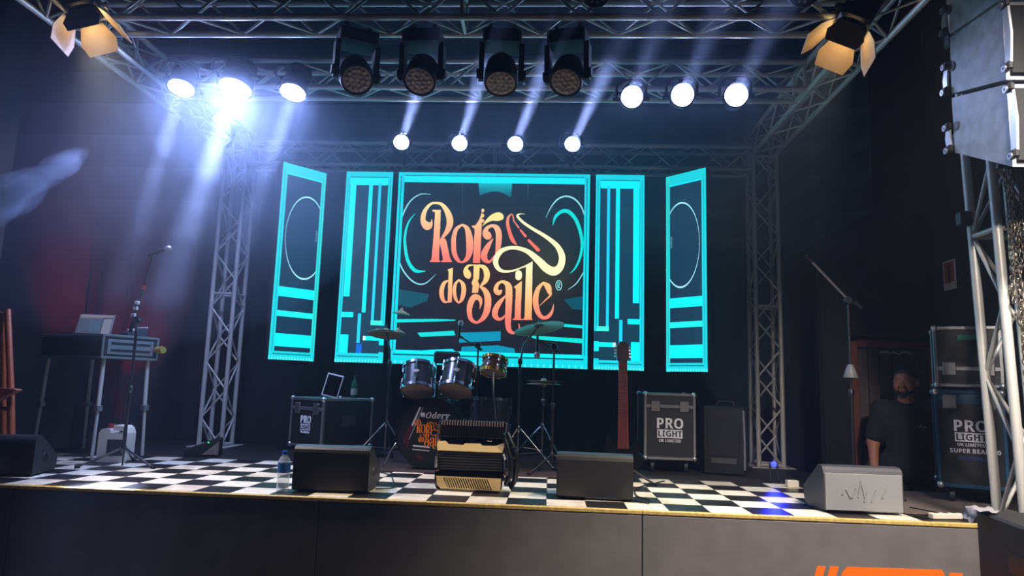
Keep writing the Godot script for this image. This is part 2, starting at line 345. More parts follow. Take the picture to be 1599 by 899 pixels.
func build_screens() -> void:
	var y := SCREEN_Y
	var z := SCREEN_Z
	screen("video_panel", "square middle video panel showing orange lettering with a winding road", Vector3(-1, y, z), Vector3(1, y, z), print_middle(), false, Color(0.45, 0.85, 0.95), SCREEN_LIGHT * 3.0, [-0.85, -0.28, 0.28, 0.85])
	var col := print_column()
	screen("video_panel", "narrow upright video panel with cyan bars left of the lettering panel", Vector3(-1.556, y, z), Vector3(-1.056, y, z), col, false, Color(0.15, 0.9, 1.0), SCREEN_LIGHT, [-0.15, 0.15])
	screen("video_panel", "narrow upright video panel with cyan bars right of the lettering panel", Vector3(1.054, y, z), Vector3(1.554, y, z), col, true, Color(0.15, 0.9, 1.0), SCREEN_LIGHT, [-0.15, 0.15])
	var wing := print_wing()
	screen("video_panel", "leftmost angled video panel with a pale ring and cyan bands", Vector3(-2.12, y, -2.215), Vector3(-1.795, y, -2.6), wing, false, Color(0.15, 0.9, 1.0), SCREEN_LIGHT, [-0.15, 0.15])
	screen("video_panel", "rightmost angled video panel with a pale ring and cyan bands", Vector3(1.778, y, -2.58), Vector3(2.113, y, -2.24), wing, true, Color(0.15, 0.9, 1.0), SCREEN_LIGHT, [-0.15, 0.15])

func build_lamps() -> void:
	var up := "bright white lamps on the middle truss"
	var low := "white lamps in a row above the video wall"
	var b: Array
	for a in [
		[Vector3(-2.532, 4.176, -0.98), Vector3(-2.448, 2.941, -0.500), 0.1, "leftmost bright lamp on the middle truss, its beam falling to the left", BEAM * 0.7, 3.4, "lens_glow_left", LENS * 3.5],
		[Vector3(-2.06, 4.179, -0.98), Vector3(-2.141, 2.604, -0.500), 0.125, "brightest lamp, second from left on the middle truss, in a wide glare", BEAM * 1.7, 4.4, "lens_glow_strong", LENS * 12.0],
		[Vector3(-1.561, 4.142, -0.98), Vector3(-1.609, 2.954, -0.500), 0.1, "third bright lamp from left on the middle truss", BEAM * 0.7, 3.4, "lens_glow_left", LENS * 3.5],
		[Vector3(1.241, 4.07, -0.98), Vector3(1.161, 3.62, 1.0), 0.085, "bright lamp on the middle truss nearest to the video wall's right column", BEAM * 1.1, 2.0, "lens_glow", LENS],
		[Vector3(1.647, 4.089, -0.98), Vector3(1.44, 3.62, 1.0), 0.088, "middle one of the three bright lamps at right on the middle truss", BEAM * 1.3, 2.0, "lens_glow", LENS],
		[Vector3(2.075, 4.091, -0.98), Vector3(1.74, 3.62, 1.0), 0.088, "rightmost bright lamp on the middle truss", BEAM * 1.3, 2.0, "lens_glow", LENS]]:
		b = a
		beam_lamp(b[0], b[1], b[2], b[3], up, Vector3(b[0].x, 4.225, -1.13), b[4], b[5], b[6], b[7])
	var names := ["leftmost of the four white lamps in a row above the video wall", "second from left of the four lamps in a row above the video wall", "third from left of the four lamps in a row above the video wall", "rightmost of the four white lamps in a row above the video wall"]
	var at := [Vector3(-0.991, 4.21, -2.5), Vector3(-0.374, 4.203, -2.5), Vector3(0.21, 4.202, -2.5), Vector3(0.802, 4.208, -2.5)]
	var to := [Vector3(-0.21, 4.07, 0.0), Vector3(0.2, 4.07, 0.0), Vector3(0.62, 4.07, 0.0), Vector3(1.06, 4.07, 0.0)]
	for i in 4:
		beam_lamp(at[i], to[i], 0.078, names[i], low, Vector3(at[i].x, 4.05, -2.715), BEAM * 1.8, 2.0, "lens_glow", LENS)
	# unlit moving heads
	var heads := ["leftmost black moving head hanging from the front truss, dim in the haze", "black moving head with pale many-lens face, second from left on the front truss", "black moving head with pale many-lens face, third from left on the front truss", "rightmost black moving head with pale lens face on the front truss"]
	var hx := [-0.78, -0.31, 0.245, 0.705]
	for i in 4:
		moving_head(Vector3(hx[i], 4.19, -0.115), [0.75, 0.6, 0.45, 0.6][i], [0.5, -0.05, 0.1, -0.25][i], heads[i])
	par_off(Vector3(0.882, 4.37, 0.06), Vector3(0.7, 3.0, 3.5), "unlit round lamp with many lenses on the front truss right of the moving heads")
	par_off(Vector3(2.25, 4.37, 0.06), Vector3(1.6, 3.0, 3.5), "unlit round lamp with many lenses near the right end of the front truss")
	# warm lanterns with barn doors on the side trusses
	fresnel(Vector3(-2.645, 4.185, 0.1), Vector3(-1.35, 1.0, -0.25), Vector3(-2.78, 4.22, 0.1), "warm lantern with tan barn doors on the left side truss", WARM, 30.0)
	fresnel(Vector3(2.52, 4.08, 0.1), Vector3(0.9, 1.0, -0.2), Vector3(2.71, 4.22, 0.1), "warm lantern with tan barn doors on the right side truss", WARM, 30.0)
	# house light above the audience at right, outside the picture
	house_light(Vector3(3.0, 4.6, 2.6), Vector3(-0.12, -1.0, -0.64), "round white house light on the ceiling above the audience at right", HOUSE, 33.0)
	house_light(Vector3(1.8, 4.6, 6.0), Vector3(1.95, -3.0, -7.78), "round white house light on the ceiling behind the photographer", FRONT, 11.0)
	floor_par(Vector3(2.52, DECK, -1.65), Vector3(1.6, 1.5, 2.0), Color(0.12, 0.15, 1.0), "small floor lamp glowing blue beside the right tower", 9.0, BLUE, 0.42)
	floor_par(Vector3(-3.95, DECK, -2.9), Vector3(-4.6, 3.2, -3.5), Color(1.0, 0.12, 0.12), "small floor lamp casting red light on the curtain at far left", 1.0, RED)

func house_light(at: Vector3, to: Vector3, label: String, energy: float, angle: float) -> void:
	var h := thing("house_light", label, "ceiling light", at)
	var st := mb()
	lathe(st, [Vector2(0.3, 0.0), Vector2(0.32, 0.0), Vector2(0.32, 0.1), Vector2(0.05, 0.14), Vector2(0.0, 0.14)], 28)
	put(st, "housing", mat("lamp_white", Color(0.8, 0.8, 0.8), 0.5), h)
	bar(h, "rod", Vector3(0, 0.13, 0), Vector3(0, 6.02 - at.y, 0), 0.012, mat("lamp_white", Color(0.8, 0.8, 0.8), 0.5))
	st = mb()
	lathe(st, [Vector2(0, 0.0), Vector2(0.3, 0.0), Vector2(0.3, 0.02), Vector2(0, 0.02)], 28)
	put(st, "lamp_diffuser", glow("house_glow", Color(1.0, 0.93, 0.82), 3.0), h)
	var hl := SpotLight3D.new()
	hl.name = "house_beam"; hl.light_color = Color(1.0, 0.96, 0.93); hl.light_energy = energy; hl.spot_angle = angle; hl.spot_angle_attenuation = 1.0
	hl.spot_range = 14.0; hl.spot_attenuation = 2.0; hl.light_size = 0.28; hl.shadow_enabled = true
	hl.position = Vector3(0, -0.03, 0); hl.basis = Basis.looking_at(to, Vector3.UP)
	h.add_child(hl)

func floor_par(at: Vector3, to: Vector3, c: Color, label: String, lum: float, energy: float, k := 1.0) -> void:
	var t := thing("floor_lamp", label, "stage light", at, 0.0, "small coloured lamps on the deck")
	var black := mat("lamp_black", Color(0.05, 0.05, 0.055), 0.5)
	var x := Transform3D(frame_of(to - at - Vector3(0, 0.14, 0)).scaled(Vector3.ONE * k), Vector3(0, 0.14, 0))
	var st := mb()
	lathe(st, [Vector2(0, -0.08), Vector2(0.05, -0.08), Vector2(0.065, 0.0), Vector2(0.068, 0.04), Vector2(0.058, 0.04), Vector2(0.058, 0.025), Vector2(0, 0.025)], 22, x)
	put(st, "housing", black, t)
	for s in [-1.0, 1.0]:
		rod(t, "foot_bracket", [Vector3(s * 0.072 * k, 0.14, 0), Vector3(s * 0.08 * k, 0.008, 0), Vector3(s * 0.08 * k, 0.008, 0.09)], 0.008, black)
	st = mb()
	lathe(st, [Vector2(0, 0.028), Vector2(0.057, 0.028), Vector2(0.03, 0.036), Vector2(0, 0.038)], 22, x)
	put(st, "lens", glow("lens_" + c.to_html(), c, lum), t)
	var sp := SpotLight3D.new()
	sp.name = "colour_beam"; sp.light_color = c; sp.light_energy = energy; sp.spot_angle = 34.0 if k > 0.9 else 20.0; sp.spot_angle_attenuation = 1.0; sp.light_size = 0.05; sp.shadow_enabled = true
	sp.spot_range = 10.0; sp.spot_attenuation = 2.0
	sp.transform = Transform3D(aim(Vector3.ZERO, to - at), x * Vector3(0, 0.06, 0))
	t.add_child(sp)

func build_kit() -> void:
	var y := DECK + 0.0105
	var chrome := mat("chrome", Color(0.86, 0.86, 0.88), 0.12, 1.0)
	var silver := mat("shell_grey", Color(0.3, 0.3, 0.31), 0.22, 0.5)
	var black := mat("hoop_black", Color(0.05, 0.045, 0.05), 0.25)
	var skin := mat("head_tan", Color(0.5, 0.42, 0.36), 0.5)
	# bass drum with its printed front head
	var b := drum("bass_drum", "black bass drum with printed front head facing the audience", Vector3(-0.37, y + 0.3, -1.68), Basis(Vector3.RIGHT, PI / 2), 0.283, 0.4, mat("shell_dark", Color(0.07, 0.06, 0.07), 0.2), black, mat("head_black", Color(0.045, 0.04, 0.05), 0.35), 8, false)
	var im := Image.create(512, 512, false, Image.FORMAT_RGB8)
	im.fill(Color(0.05, 0.035, 0.055))
	paint_brush(im, [Vector3(330, 120, 26), Vector3(120, 640, 26)], flat_col(Color(0.85, 0.84, 0.86)), Vector2(0.512, 0.512))
	paint_brush(im, [Vector3(375, 120, 12), Vector3(165, 640, 12)], flat_col(Color(0.85, 0.84, 0.86)), Vector2(0.512, 0.512))
	paint_brush(im, [Vector3(255, 700, 24), Vector3(500, 715, 24)], flat_col(Color(0.8, 0.8, 0.82)), Vector2(0.512, 0.512))
	paint_brush(im, [Vector3(245, 755, 18), Vector3(500, 770, 18)], flat_col(Color(0.7, 0.7, 0.72)), Vector2(0.512, 0.512))
	paint_brush(im, [Vector3(200, 420, 60), Vector3(140, 560, 80), Vector3(160, 700, 50)], flat_col(Color(0.25, 0.03, 0.08)), Vector2(0.512, 0.512))
	paint_brush(im, [Vector3(330, 860, 50), Vector3(380, 880, 60)], flat_col(Color(0.3, 0.03, 0.08)), Vector2(0.512, 0.512))
	var og := flat_col(Color(0.95, 0.5, 0.08))
	paint_art(im, Vector2(0.34, 0.34), Vector2(84, 96), {"1": og, "2": og, "3": og, "4": og, "5": og, "6": og})
	var st := mb()
	var r := 0.272
	for k in 40:
		for p in [Vector2.ZERO, Vector2(cos(TAU * (k + 1) / 40.0), sin(TAU * (k + 1) / 40.0)), Vector2(cos(TAU * k / 40.0), sin(TAU * k / 40.0))]:
			st.set_uv(Vector2(0.5 + p.x * 0.5, 0.5 - p.y * 0.5)); st.add_vertex(Vector3(p.x * r, 0.2035, -p.y * r))
	var hm := StandardMaterial3D.new()
	hm.resource_name = "drum_head_print"; hm.albedo_texture = ImageTexture.create_from_image(im); hm.roughness = 0.35
	put(st, "printed_head", hm, b)
	lettering(b, "Odery", 0.066, mat("print_white", Color(0.85, 0.85, 0.87), 0.5), Transform3D(Basis(Vector3(1, 0, 0), Vector3(0.25, 0, -1), Vector3(0, 1, 0)), Vector3(0.06, 0.205, -0.145)), true, true)
	boxed(b, "print_mark", Vector3(-0.065, 0.2045, -0.15), Vector3(0.035, 0.002, 0.035), mat("print_white", Color(0.85, 0.85, 0.87), 0.5))
	for s in [-1.0, 1.0]:
		rod(b, "spur", [Vector3(s * 0.27, 0.1, 0.05), Vector3(s * 0.34, 0.17, 0.18), Vector3(s * 0.385, 0.2, 0.296)], 0.009, chrome)
	rod(b, "tom_post", [Vector3(0.03, 0, -0.27), Vector3(0.03, 0, -0.44)], 0.014, chrome)
	rod(b, "tom_arm", [Vector3(0.03, 0, -0.4), Vector3(-0.02, 0.02, -0.43)], 0.011, chrome)
	rod(b, "tom_arm", [Vector3(0.03, 0, -0.4), Vector3(0.08, 0.02, -0.43)], 0.011, chrome)
	var lean := Basis(Vector3.RIGHT, -0.52)
	drum("rack_tom", "grey rack tom with oval badge, left one above the bass drum", Vector3(-0.51, 1.755, -1.59), lean * Basis(Vector3.BACK, 0.06), 0.135, 0.22, silver, chrome, skin, 6, true)
	drum("rack_tom", "grey rack tom with oval badge, right one above the bass drum", Vector3(-0.165, 1.77, -1.59), lean * Basis(Vector3.BACK, -0.06), 0.14, 0.22, silver, chrome, skin, 6, true)
	var g := drum("snare_drum", "small wooden drum with gold hoops raised right of the rack toms", Vector3(0.135, 1.895, -1.72), Basis(Vector3.RIGHT, -0.35) * Basis(Vector3.BACK, -0.1), 0.105, 0.12, mat("shell_wood", Color(0.34, 0.2, 0.09), 0.3), mat("gold", Color(0.85, 0.6, 0.2), 0.25, 0.9), skin, 8, false)
	rod(g, "stand_pole", [Vector3(0, -0.06, 0), g.transform.affine_inverse() * Vector3(0.135, 1.6, -1.78), g.transform.affine_inverse() * Vector3(0.24, y + 0.01, -1.62)], 0.011, chrome)
	var ft := drum("floor_tom", "dark floor tom on three legs right of the bass drum", Vector3(0.1, 1.42, -1.97), Basis(Vector3.RIGHT, -0.08), 0.18, 0.34, silver, chrome, skin, 8, false)
	for k in 3:
		var a := 0.6 + TAU * k / 3.0
		var inv := ft.transform.affine_inverse()
		rod(ft, "leg", [inv * Vector3(0.1 + 0.195 * cos(a), 1.55, -1.97 + 0.195 * sin(a)), inv * Vector3(0.1 + 0.2 * cos(a), 1.1, -1.97 + 0.2 * sin(a)), inv * Vector3(0.1 + 0.22 * cos(a), y + 0.006, -1.97 + 0.22 * sin(a))], 0.007, chrome, 6)
	cymbal_stand(Vector3(-0.84, y, -1.9), "chrome cymbal stand with two flat cymbals at the left of the drum kit", Vector3(-0.05, 1.17, 0.0), [[Vector3(0, 0, 0), 0.165, Basis(Vector3.RIGHT, -0.22)], [Vector3(0.12, 0.01, 0.06), 0.075, Basis(Vector3.RIGHT, -0.1)], [Vector3(0.12, 0.2, -0.05), 0.085, Basis(Vector3.BACK, -0.12)]], 0.5)
	cymbal_stand(Vector3(0.36, y, -1.8), "chrome boom stand with a large tilted cymbal in front of the lettering", Vector3(0.16, 1.25, 0.0), [[Vector3.ZERO, 0.23, Basis(Vector3.BACK, 0.2) * Basis(Vector3.RIGHT, -0.16)]], 0.1)
	cymbal_stand(Vector3(0.57, y, -2.28), "hi-hat stand with a closed pair of cymbals at the right of the drum kit", Vector3(0.0, 0.76, 0.0), [[Vector3(0, 0, 0), 0.165, Basis()], [Vector3(0, -0.012, 0), 0.165, Basis(Vector3.RIGHT, PI)]], 0.9)
	# drummer's seat with a back
	var s := thing("drum_throne", "black drum seat with a padded back behind the rack toms", "stool", Vector3(-0.39, y, -2.2))
	tripod(s, 0.3, 0.28, chrome, 0.2, true)
	rod(s, "pole", [Vector3(0, 0.1, 0), Vector3(0, 0.52, 0)], 0.016, chrome)
	st = mb()
	lathe(st, [Vector2(0, 0.5), Vector2(0.17, 0.5), Vector2(0.185, 0.54), Vector2(0.17, 0.58), Vector2(0, 0.59)], 26)
	put(st, "seat", mat("vinyl_black", Color(0.05, 0.05, 0.05), 0.5), s)
	for sx in [-0.11, 0.11]:
		rod(s, "back_support", [Vector3(sx, 0.53, -0.1), Vector3(sx, 0.6, -0.2), Vector3(sx, 1.0, -0.2)], 0.012, chrome)
	boxed(s, "backrest", Vector3(0, 0.97, -0.19), Vector3(0.26, 0.12, 0.05), mat("vinyl_black", Color(0.05, 0.05, 0.05), 0.5), 0.02)
	mic_stand(Vector3(-0.08, y, -2.35), "black microphone stand rising behind the rack toms", 1.1, [Vector3(0.04, 1.05, 0), Vector3(-0.17, 1.17, 0)], mat("stand_black", Color(0.06, 0.06, 0.06), 0.4), Vector3(0.1, 0.99, 0), true, 0.8)
	mic_stand(Vector3(0.66, y, -1.62), "microphone stand with two hanging microphones right of the tilted cymbal", 1.06, [Vector3(0.05, 1.02, -0.05), Vector3(-0.12, 1.1, 0.0)], mat("stand_black", Color(0.06, 0.06, 0.06), 0.4), Vector3(0, -1, 0), true, 2.2)

func build_front_line() -> void:
	var dark := mat("monitor_black", Color(0.13, 0.128, 0.128), 0.45)
	wedge_monitor(Vector3(-0.78, DECK + 0.001, -0.135), 0.03, 0.5, 0.3, 0.36, dark, "black floor monitor beside the water bottle at the stage edge")
	wedge_monitor(Vector3(0.937, DECK + 0.001, -0.26), -0.05, 0.5, 0.3, 0.36, mat("monitor_black", Color(0.13, 0.128, 0.128), 0.45), "black floor monitor right of the accordion, with a bright top edge")
	var r := wedge_monitor(Vector3(2.6, DECK + 0.001, -0.148), 0.0, 0.485, 0.29, 0.36, mat("monitor_shell", Color(0.24, 0.24, 0.25), 0.45), "pale grey floor monitor with embossed zigzag mark at the right")
	boxed(r, "back_plate", Vector3(0, 0.132, 0.001), Vector3(0.47, 0.225, 0.006), mat("monitor_pale", Color(0.5, 0.5, 0.5), 0.45), 0.003)
	for q in [[470, 428, 488, 388], [488, 388, 522, 448], [530, 445, 557, 390], [570, 440, 590, 345], [590, 345, 612, 450], [605, 465, 625, 415], [650, 465, 685, 395], [718, 442, 748, 385]]:
		var a := Vector3((q[0] - 607) * 0.00097, 0.135 - (q[1] - 410) * 0.00105, 0.0045)
		var b := Vector3((q[2] - 607) * 0.00097, 0.135 - (q[3] - 410) * 0.00105, 0.0045)
		bar(r, "embossed_stroke", a, b, 0.006, mats["monitor_pale"])
	accordion(Vector3(0.09, DECK + 0.001, -0.42), -0.05)
	var water := mat("water_plastic", Color(0.86, 0.92, 0.98, 0.25), 0.08)
	water.transparency = BaseMaterial3D.TRANSPARENCY_ALPHA
	bottle("water_bottle", "clear plastic water bottle with blue label and cap on the stage edge", Vector3(-1.085, DECK + 0.001, -0.12), [Vector2(0, 0.0), Vector2(0.036, 0.0), Vector2(0.04, 0.01), Vector2(0.039, 0.05), Vector2(0.041, 0.06), Vector2(0.039, 0.08), Vector2(0.041, 0.1), Vector2(0.04, 0.125), Vector2(0.041, 0.19), Vector2(0.03, 0.215), Vector2(0.015, 0.232), Vector2(0.014, 0.242), Vector2(0, 0.242)], water, mat("cap_blue", Color(0.12, 0.3, 0.65), 0.35), 0.24, 0.017, mat("label_blue", Color(0.16, 0.38, 0.72), 0.4), Vector2(0.125, 0.185))
	# bass guitar on its stand behind the middle monitor
	var g := thing("bass_guitar", "bass guitar with dark red neck standing upright behind the middle monitor", "guitar", Vector3(1.215, DECK, -1.22), 0.1)
	var lean := Transform3D(Basis(Vector3.RIGHT, -0.05), Vector3(0, 0.1, 0))
	var st := mb()
	var body := PackedVector2Array()
	for p in [[-0.02, 0.0], [0.1, 0.01], [0.16, 0.06], [0.17, 0.14], [0.12, 0.2], [0.13, 0.27], [0.15, 0.33], [0.12, 0.36], [0.07, 0.31], [0.03, 0.29], [-0.03, 0.29], [-0.07, 0.33], [-0.11, 0.42], [-0.14, 0.41], [-0.14, 0.3], [-0.12, 0.21], [-0.16, 0.14], [-0.16, 0.06], [-0.1, 0.01]]:
		body.append(Vector2(p[0], p[1] * 0.62))
	prism(st, body, -0.02, 0.02, lean)
	put(st, "guitar_body", mat("guitar_black", Color(0.03, 0.03, 0.035), 0.15), g)
	st = mb()
	prism(st, PackedVector2Array([Vector2(-0.043, 0.16), Vector2(0.043, 0.16), Vector2(0.033, 0.84), Vector2(-0.033, 0.84)]), 0.02, 0.042, lean)
	var neck := put(st, "neck", mat("neck_red", Color(0.27, 0.06, 0.075), 0.35), g)
	for i in 16:
		var fy := 0.84 - 0.62 * (1.0 - pow(0.93, i + 1.0))
		boxed(neck, "fret", Vector3(0, fy, 0.0425), Vector3(0.066, 0.003, 0.002), chrome_mat(), 0.0, lean)
	for i in 4:
		rod(neck, "string", [lean * Vector3(-0.022 + i * 0.0147, 0.1, 0.046), lean * Vector3(-0.02 + i * 0.0133, 0.85, 0.045)], 0.0012, chrome_mat(), 5)
	st = mb()
	prism(st, PackedVector2Array([Vector2(-0.033, 0.84), Vector2(0.033, 0.84), Vector2(0.048, 0.88), Vector2(0.048, 0.97), Vector2(0.03, 1.0), Vector2(-0.02, 1.01), Vector2(-0.048, 0.96), Vector2(-0.048, 0.88)]), 0.015, 0.032, lean)
	var hd := put(st, "headstock", mat("headstock_dark", Color(0.12, 0.07, 0.07), 0.35), g)
	for i in 4:
		for s in [-1.0, 1.0]:
			rod(hd, "tuner", [lean * Vector3(s * 0.04, 0.885 + i * 0.026, 0.024), lean * Vector3(s * 0.068, 0.885 + i * 0.026, 0.024)], 0.007, chrome_mat(), 8)
	tripod(g, 0.14, 0.26, mat("stand_black", Color(0.06, 0.06, 0.06), 0.4), 0.55)
	rod(g, "stand_pole", [Vector3(0, 0.1, -0.04), Vector3(0, 0.72, -0.06)], 0.01, mat("stand_black", Color(0.06, 0.06, 0.06), 0.4))
	for s in [-1.0, 1.0]:
		rod(g, "stand_hook", [Vector3(0, 0.12, -0.04), Vector3(s * 0.08, 0.09, -0.01), Vector3(s * 0.08, 0.1, 0.06)], 0.008, mat("stand_black", Color(0.06, 0.06, 0.06), 0.4))
	# loose cables on the deck
	var rubber := mat("cable_black", Color(0.04, 0.04, 0.04), 0.6)
	for c in [["black cable curling out from the middle monitor over white tiles", [Vector3(1.2, 0, -0.3), Vector3(1.27, 0, -0.2), Vector3(1.3, 0, -0.33), Vector3(1.24, 0, -0.5), Vector3(1.3, 0, -0.9), Vector3(1.6, 0, -1.4)]],
		["black cable running from the left monitor back towards the drums", [Vector3(-0.53, 0, -0.35), Vector3(-0.42, 0, -0.45), Vector3(-0.5, 0, -0.75), Vector3(-0.62, 0, -1.1), Vector3(-0.9, 0, -1.4)]],
		["black cable looped on the deck right of the pale monitor", [Vector3(2.86, 0, -0.2), Vector3(2.93, 0, -0.08), Vector3(3.0, 0, -0.2), Vector3(3.05, 0, -0.09), Vector3(3.12, 0, -0.22), Vector3(3.02, 0, -0.5)]]]:
		var pts := []
		var src: Array = c[1]
		for i in src.size() - 1:
			for k in 6:
				var v: Vector3 = src[i].cubic_interpolate(src[i + 1], src[maxi(i - 1, 0)], src[mini(i + 2, src.size() - 1)], k / 6.0)
				pts.append(v + Vector3(0, DECK + 0.009, 0))
		st = mb()
		tube(st, pts, 0.0045, 6)
		tag(put(st, "cable", rubber, self), c[0], "cable", "cables on the deck")
	st = mb()
	box(st, Vector3(2.55, DECK + 0.03, -1.3), Vector3(0.09, 0.055, 0.06), 0.006)
	tag(put(st, "adapter_box", mat("plastic_white", Color(0.8, 0.76, 0.68), 0.45), self), "small cream adapter box lying on tiles left of the pale monitor", "adapter")

func chrome_mat() -> Material:
	return mat("chrome", Color(0.86, 0.86, 0.88), 0.12, 1.0)

# ---------------------------------------------------------------- materials
func noise_tex(freq: float, lo: Color, hi: Color, sd: int, octaves := 4) -> NoiseTexture2D:
	var n := FastNoiseLite.new()
	n.seed = sd; n.frequency = freq; n.fractal_octaves = octaves
	var g := Gradient.new()
	g.offsets = PackedFloat32Array([0.25, 0.75]); g.colors = PackedColorArray([lo, hi])
	var t := NoiseTexture2D.new()
	t.width = 512; t.height = 512; t.seamless = true; t.noise = n; t.color_ramp = g
	return t

func mat(key: String, c: Color, rough := 0.6, metal := 0.0, grain: Texture2D = null, grain_scale := 1.0) -> StandardMaterial3D:
	if mats.has(key):
		return mats[key]
	var m := StandardMaterial3D.new()
	m.resource_name = key; m.albedo_color = c; m.roughness = rough; m.metallic = metal
	if grain:
		m.albedo_texture = grain; m.uv1_triplanar = true; m.uv1_world_triplanar = true
		m.uv1_scale = Vector3.ONE * grain_scale
	mats[key] = m
	return m

func glow(key: String, c: Color, energy: float, base := Color(0.02, 0.02, 0.02)) -> StandardMaterial3D:
	if mats.has(key):
		return mats[key]
	var m := mat(key, base, 0.4)
	m.emission_enabled = true; m.emission = c; m.emission_energy_multiplier = energy
	return m

# ---------------------------------------------------------------- naming
func numbered(called: String) -> String:
	var n: int = taken.get(called, 0)
	taken[called] = n + 1
	return called if n == 0 else "%s_%03d" % [called, n]

func tag(o: Node3D, label: String, category: String, group := "", kind := "") -> Node3D:
	if label: o.set_meta("label", label)
	if category: o.set_meta("category", category)
	if group: o.set_meta("group", group)
	if kind: o.set_meta("kind", kind)
	return o

func thing(called: String, label: String, category: String, at := Vector3.ZERO, turn := 0.0, group := "") -> Node3D:
	var o := Node3D.new()
	o.name = numbered(called); add_child(o)
	o.position = at; o.rotation.y = turn
	tag(o, label, category, group)
	return o

func structure(called: String) -> Node3D:
	var o := Node3D.new()
	o.name = numbered(called); add_child(o)
	o.set_meta("kind", "structure")
	return o

func put(st: SurfaceTool, called: String, m: Material, parent: Node3D) -> MeshInstance3D:
	st.generate_normals()
	var o := MeshInstance3D.new()
	o.mesh = st.commit(); o.material_override = m
	if parent == self:
		o.name = numbered(called); add_child(o)
	else:
		o.name = called; parent.add_child(o, true)
	return o

func put_mesh(me: Mesh, called: String, m: Material, parent: Node3D, x := Transform3D()) -> MeshInstance3D:
	var o := MeshInstance3D.new()
	o.mesh = me; o.material_override = m; o.name = called; o.transform = x
	parent.add_child(o, true)
	return o

# ---------------------------------------------------------------- shapes
func mb() -> SurfaceTool:
	var st := SurfaceTool.new()
	st.begin(Mesh.PRIMITIVE_TRIANGLES)
	st.set_smooth_group(-1)
	return st

func tri(st: SurfaceTool, a: Vector3, b: Vector3, c: Vector3) -> void:
	st.add_vertex(a); st.add_vertex(b); st.add_vertex(c)

func quad(st: SurfaceTool, a: Vector3, b: Vector3, c: Vector3, d: Vector3) -> void:
	tri(st, a, b, c); tri(st, a, c, d)

func hull_face(st: SurfaceTool, pts: Array, middle: Vector3) -> void:
	# a flat face of a convex body, turned outward (front faces run clockwise)
	var c := Vector3.ZERO
	for p in pts: c += p
	c /= pts.size()
	var n: Vector3 = (pts[1] - pts[0]).cross(pts[2] - pts[0])
	var flip := n.dot(c - middle) > 0.0
	for i in range(1, pts.size() - 1):
		if flip: tri(st, pts[0], pts[i + 1], pts[i])
		else: tri(st, pts[0], pts[i], pts[i + 1])

func box(st: SurfaceTool, c: Vector3, s: Vector3, bevel := 0.0, x := Transform3D()) -> void:
	var h := s * 0.5
	var b := minf(bevel, minf(h.x, minf(h.y, h.z)) * 0.9)
	var mid := x * c
	st.set_smooth_group(-1)
	if b <= 0.0:
		for ax in 3:
			for sg in [-1.0, 1.0]:
				var p := []
				for k in [[-1, -1], [1, -1], [1, 1], [-1, 1]]:
					var v := Vector3.ZERO
					v[ax] = sg * h[ax]; v[(ax + 1) % 3] = k[0] * h[(ax + 1) % 3]; v[(ax + 2) % 3] = k[1] * h[(ax + 2) % 3]
					p.append(x * (c + v))
				hull_face(st, p, mid)
		return
	for ax in 3:
		var u := (ax + 1) % 3
		var w := (ax + 2) % 3
		for sg in [-1.0, 1.0]:
			var p := []
			for k in [[-1, -1], [1, -1], [1, 1], [-1, 1]]:
				var v := Vector3.ZERO
				v[ax] = sg * h[ax]; v[u] = k[0] * (h[u] - b); v[w] = k[1] * (h[w] - b)
				p.append(x * (c + v))
			hull_face(st, p, mid)
			for sw in [-1.0, 1.0]:     # edge strips along u, between face ax and face w
				var q := []
				for e in [-1, 1]:
					var v1 := Vector3.ZERO
					v1[ax] = sg * h[ax]; v1[w] = sw * (h[w] - b); v1[u] = e * (h[u] - b)
					var v2 := Vector3.ZERO
					v2[ax] = sg * (h[ax] - b); v2[w] = sw * h[w]; v2[u] = e * (h[u] - b)
					if e < 0: q.append(x * (c + v1)); q.append(x * (c + v2))
					else: q.append(x * (c + v2)); q.append(x * (c + v1))
				hull_face(st, q, mid)
	for sx in [-1.0, 1.0]:
		for sy in [-1.0, 1.0]:
			for sz in [-1.0, 1.0]:
				hull_face(st, [x * (c + Vector3(sx * h.x, sy * (h.y - b), sz * (h.z - b))), x * (c + Vector3(sx * (h.x - b), sy * h.y, sz * (h.z - b))), x * (c + Vector3(sx * (h.x - b), sy * (h.y - b), sz * h.z))], mid)

func frame_of(dir: Vector3) -> Basis:
	var y := dir.normalized()
	var ref := Vector3.RIGHT if absf(y.x) < 0.9 else Vector3.BACK
	var z := ref.cross(y).normalized()
	return Basis(y.cross(z), y, z)

func tube(st: SurfaceTool, pts: Array, r, n := 8, closed := false) -> void:
	# swept round bar along points; r is one radius or a list of radii
	var rings := []
	var m := pts.size()
	var side := Vector3.ZERO
	for i in m:
		var d: Vector3
		if closed: d = pts[(i + 1) % m] - pts[(i + m - 1) % m]
		elif i == 0: d = pts[1] - pts[0]
		elif i == m - 1: d = pts[m - 1] - pts[m - 2]
		else: d = (pts[i + 1] - pts[i]).normalized() + (pts[i] - pts[i - 1]).normalized()
		d = d.normalized()
		if side == Vector3.ZERO: side = frame_of(d).x
		side = (side - d * side.dot(d)).normalized()
		var up := d.cross(side)
		var rr: float = r[i] if r is Array else r
		var ring := []
		for k in n:
			var t := TAU * k / n
			ring.append(pts[i] + (side * cos(t) + up * sin(t)) * rr)
		rings.append(ring)
	st.set_smooth_group(0)
	for i in (m if closed else m - 1):
		var a: Array = rings[i]
		var b: Array = rings[(i + 1) % m]
		for k in n:
			var l := (k + 1) % n
			quad(st, a[k], b[k], b[l], a[l])
	st.set_smooth_group(-1)
	if not closed:
		for k in range(1, n - 1):
			tri(st, rings[0][0], rings[0][k], rings[0][k + 1])
			tri(st, rings[m - 1][0], rings[m - 1][k + 1], rings[m - 1][k])

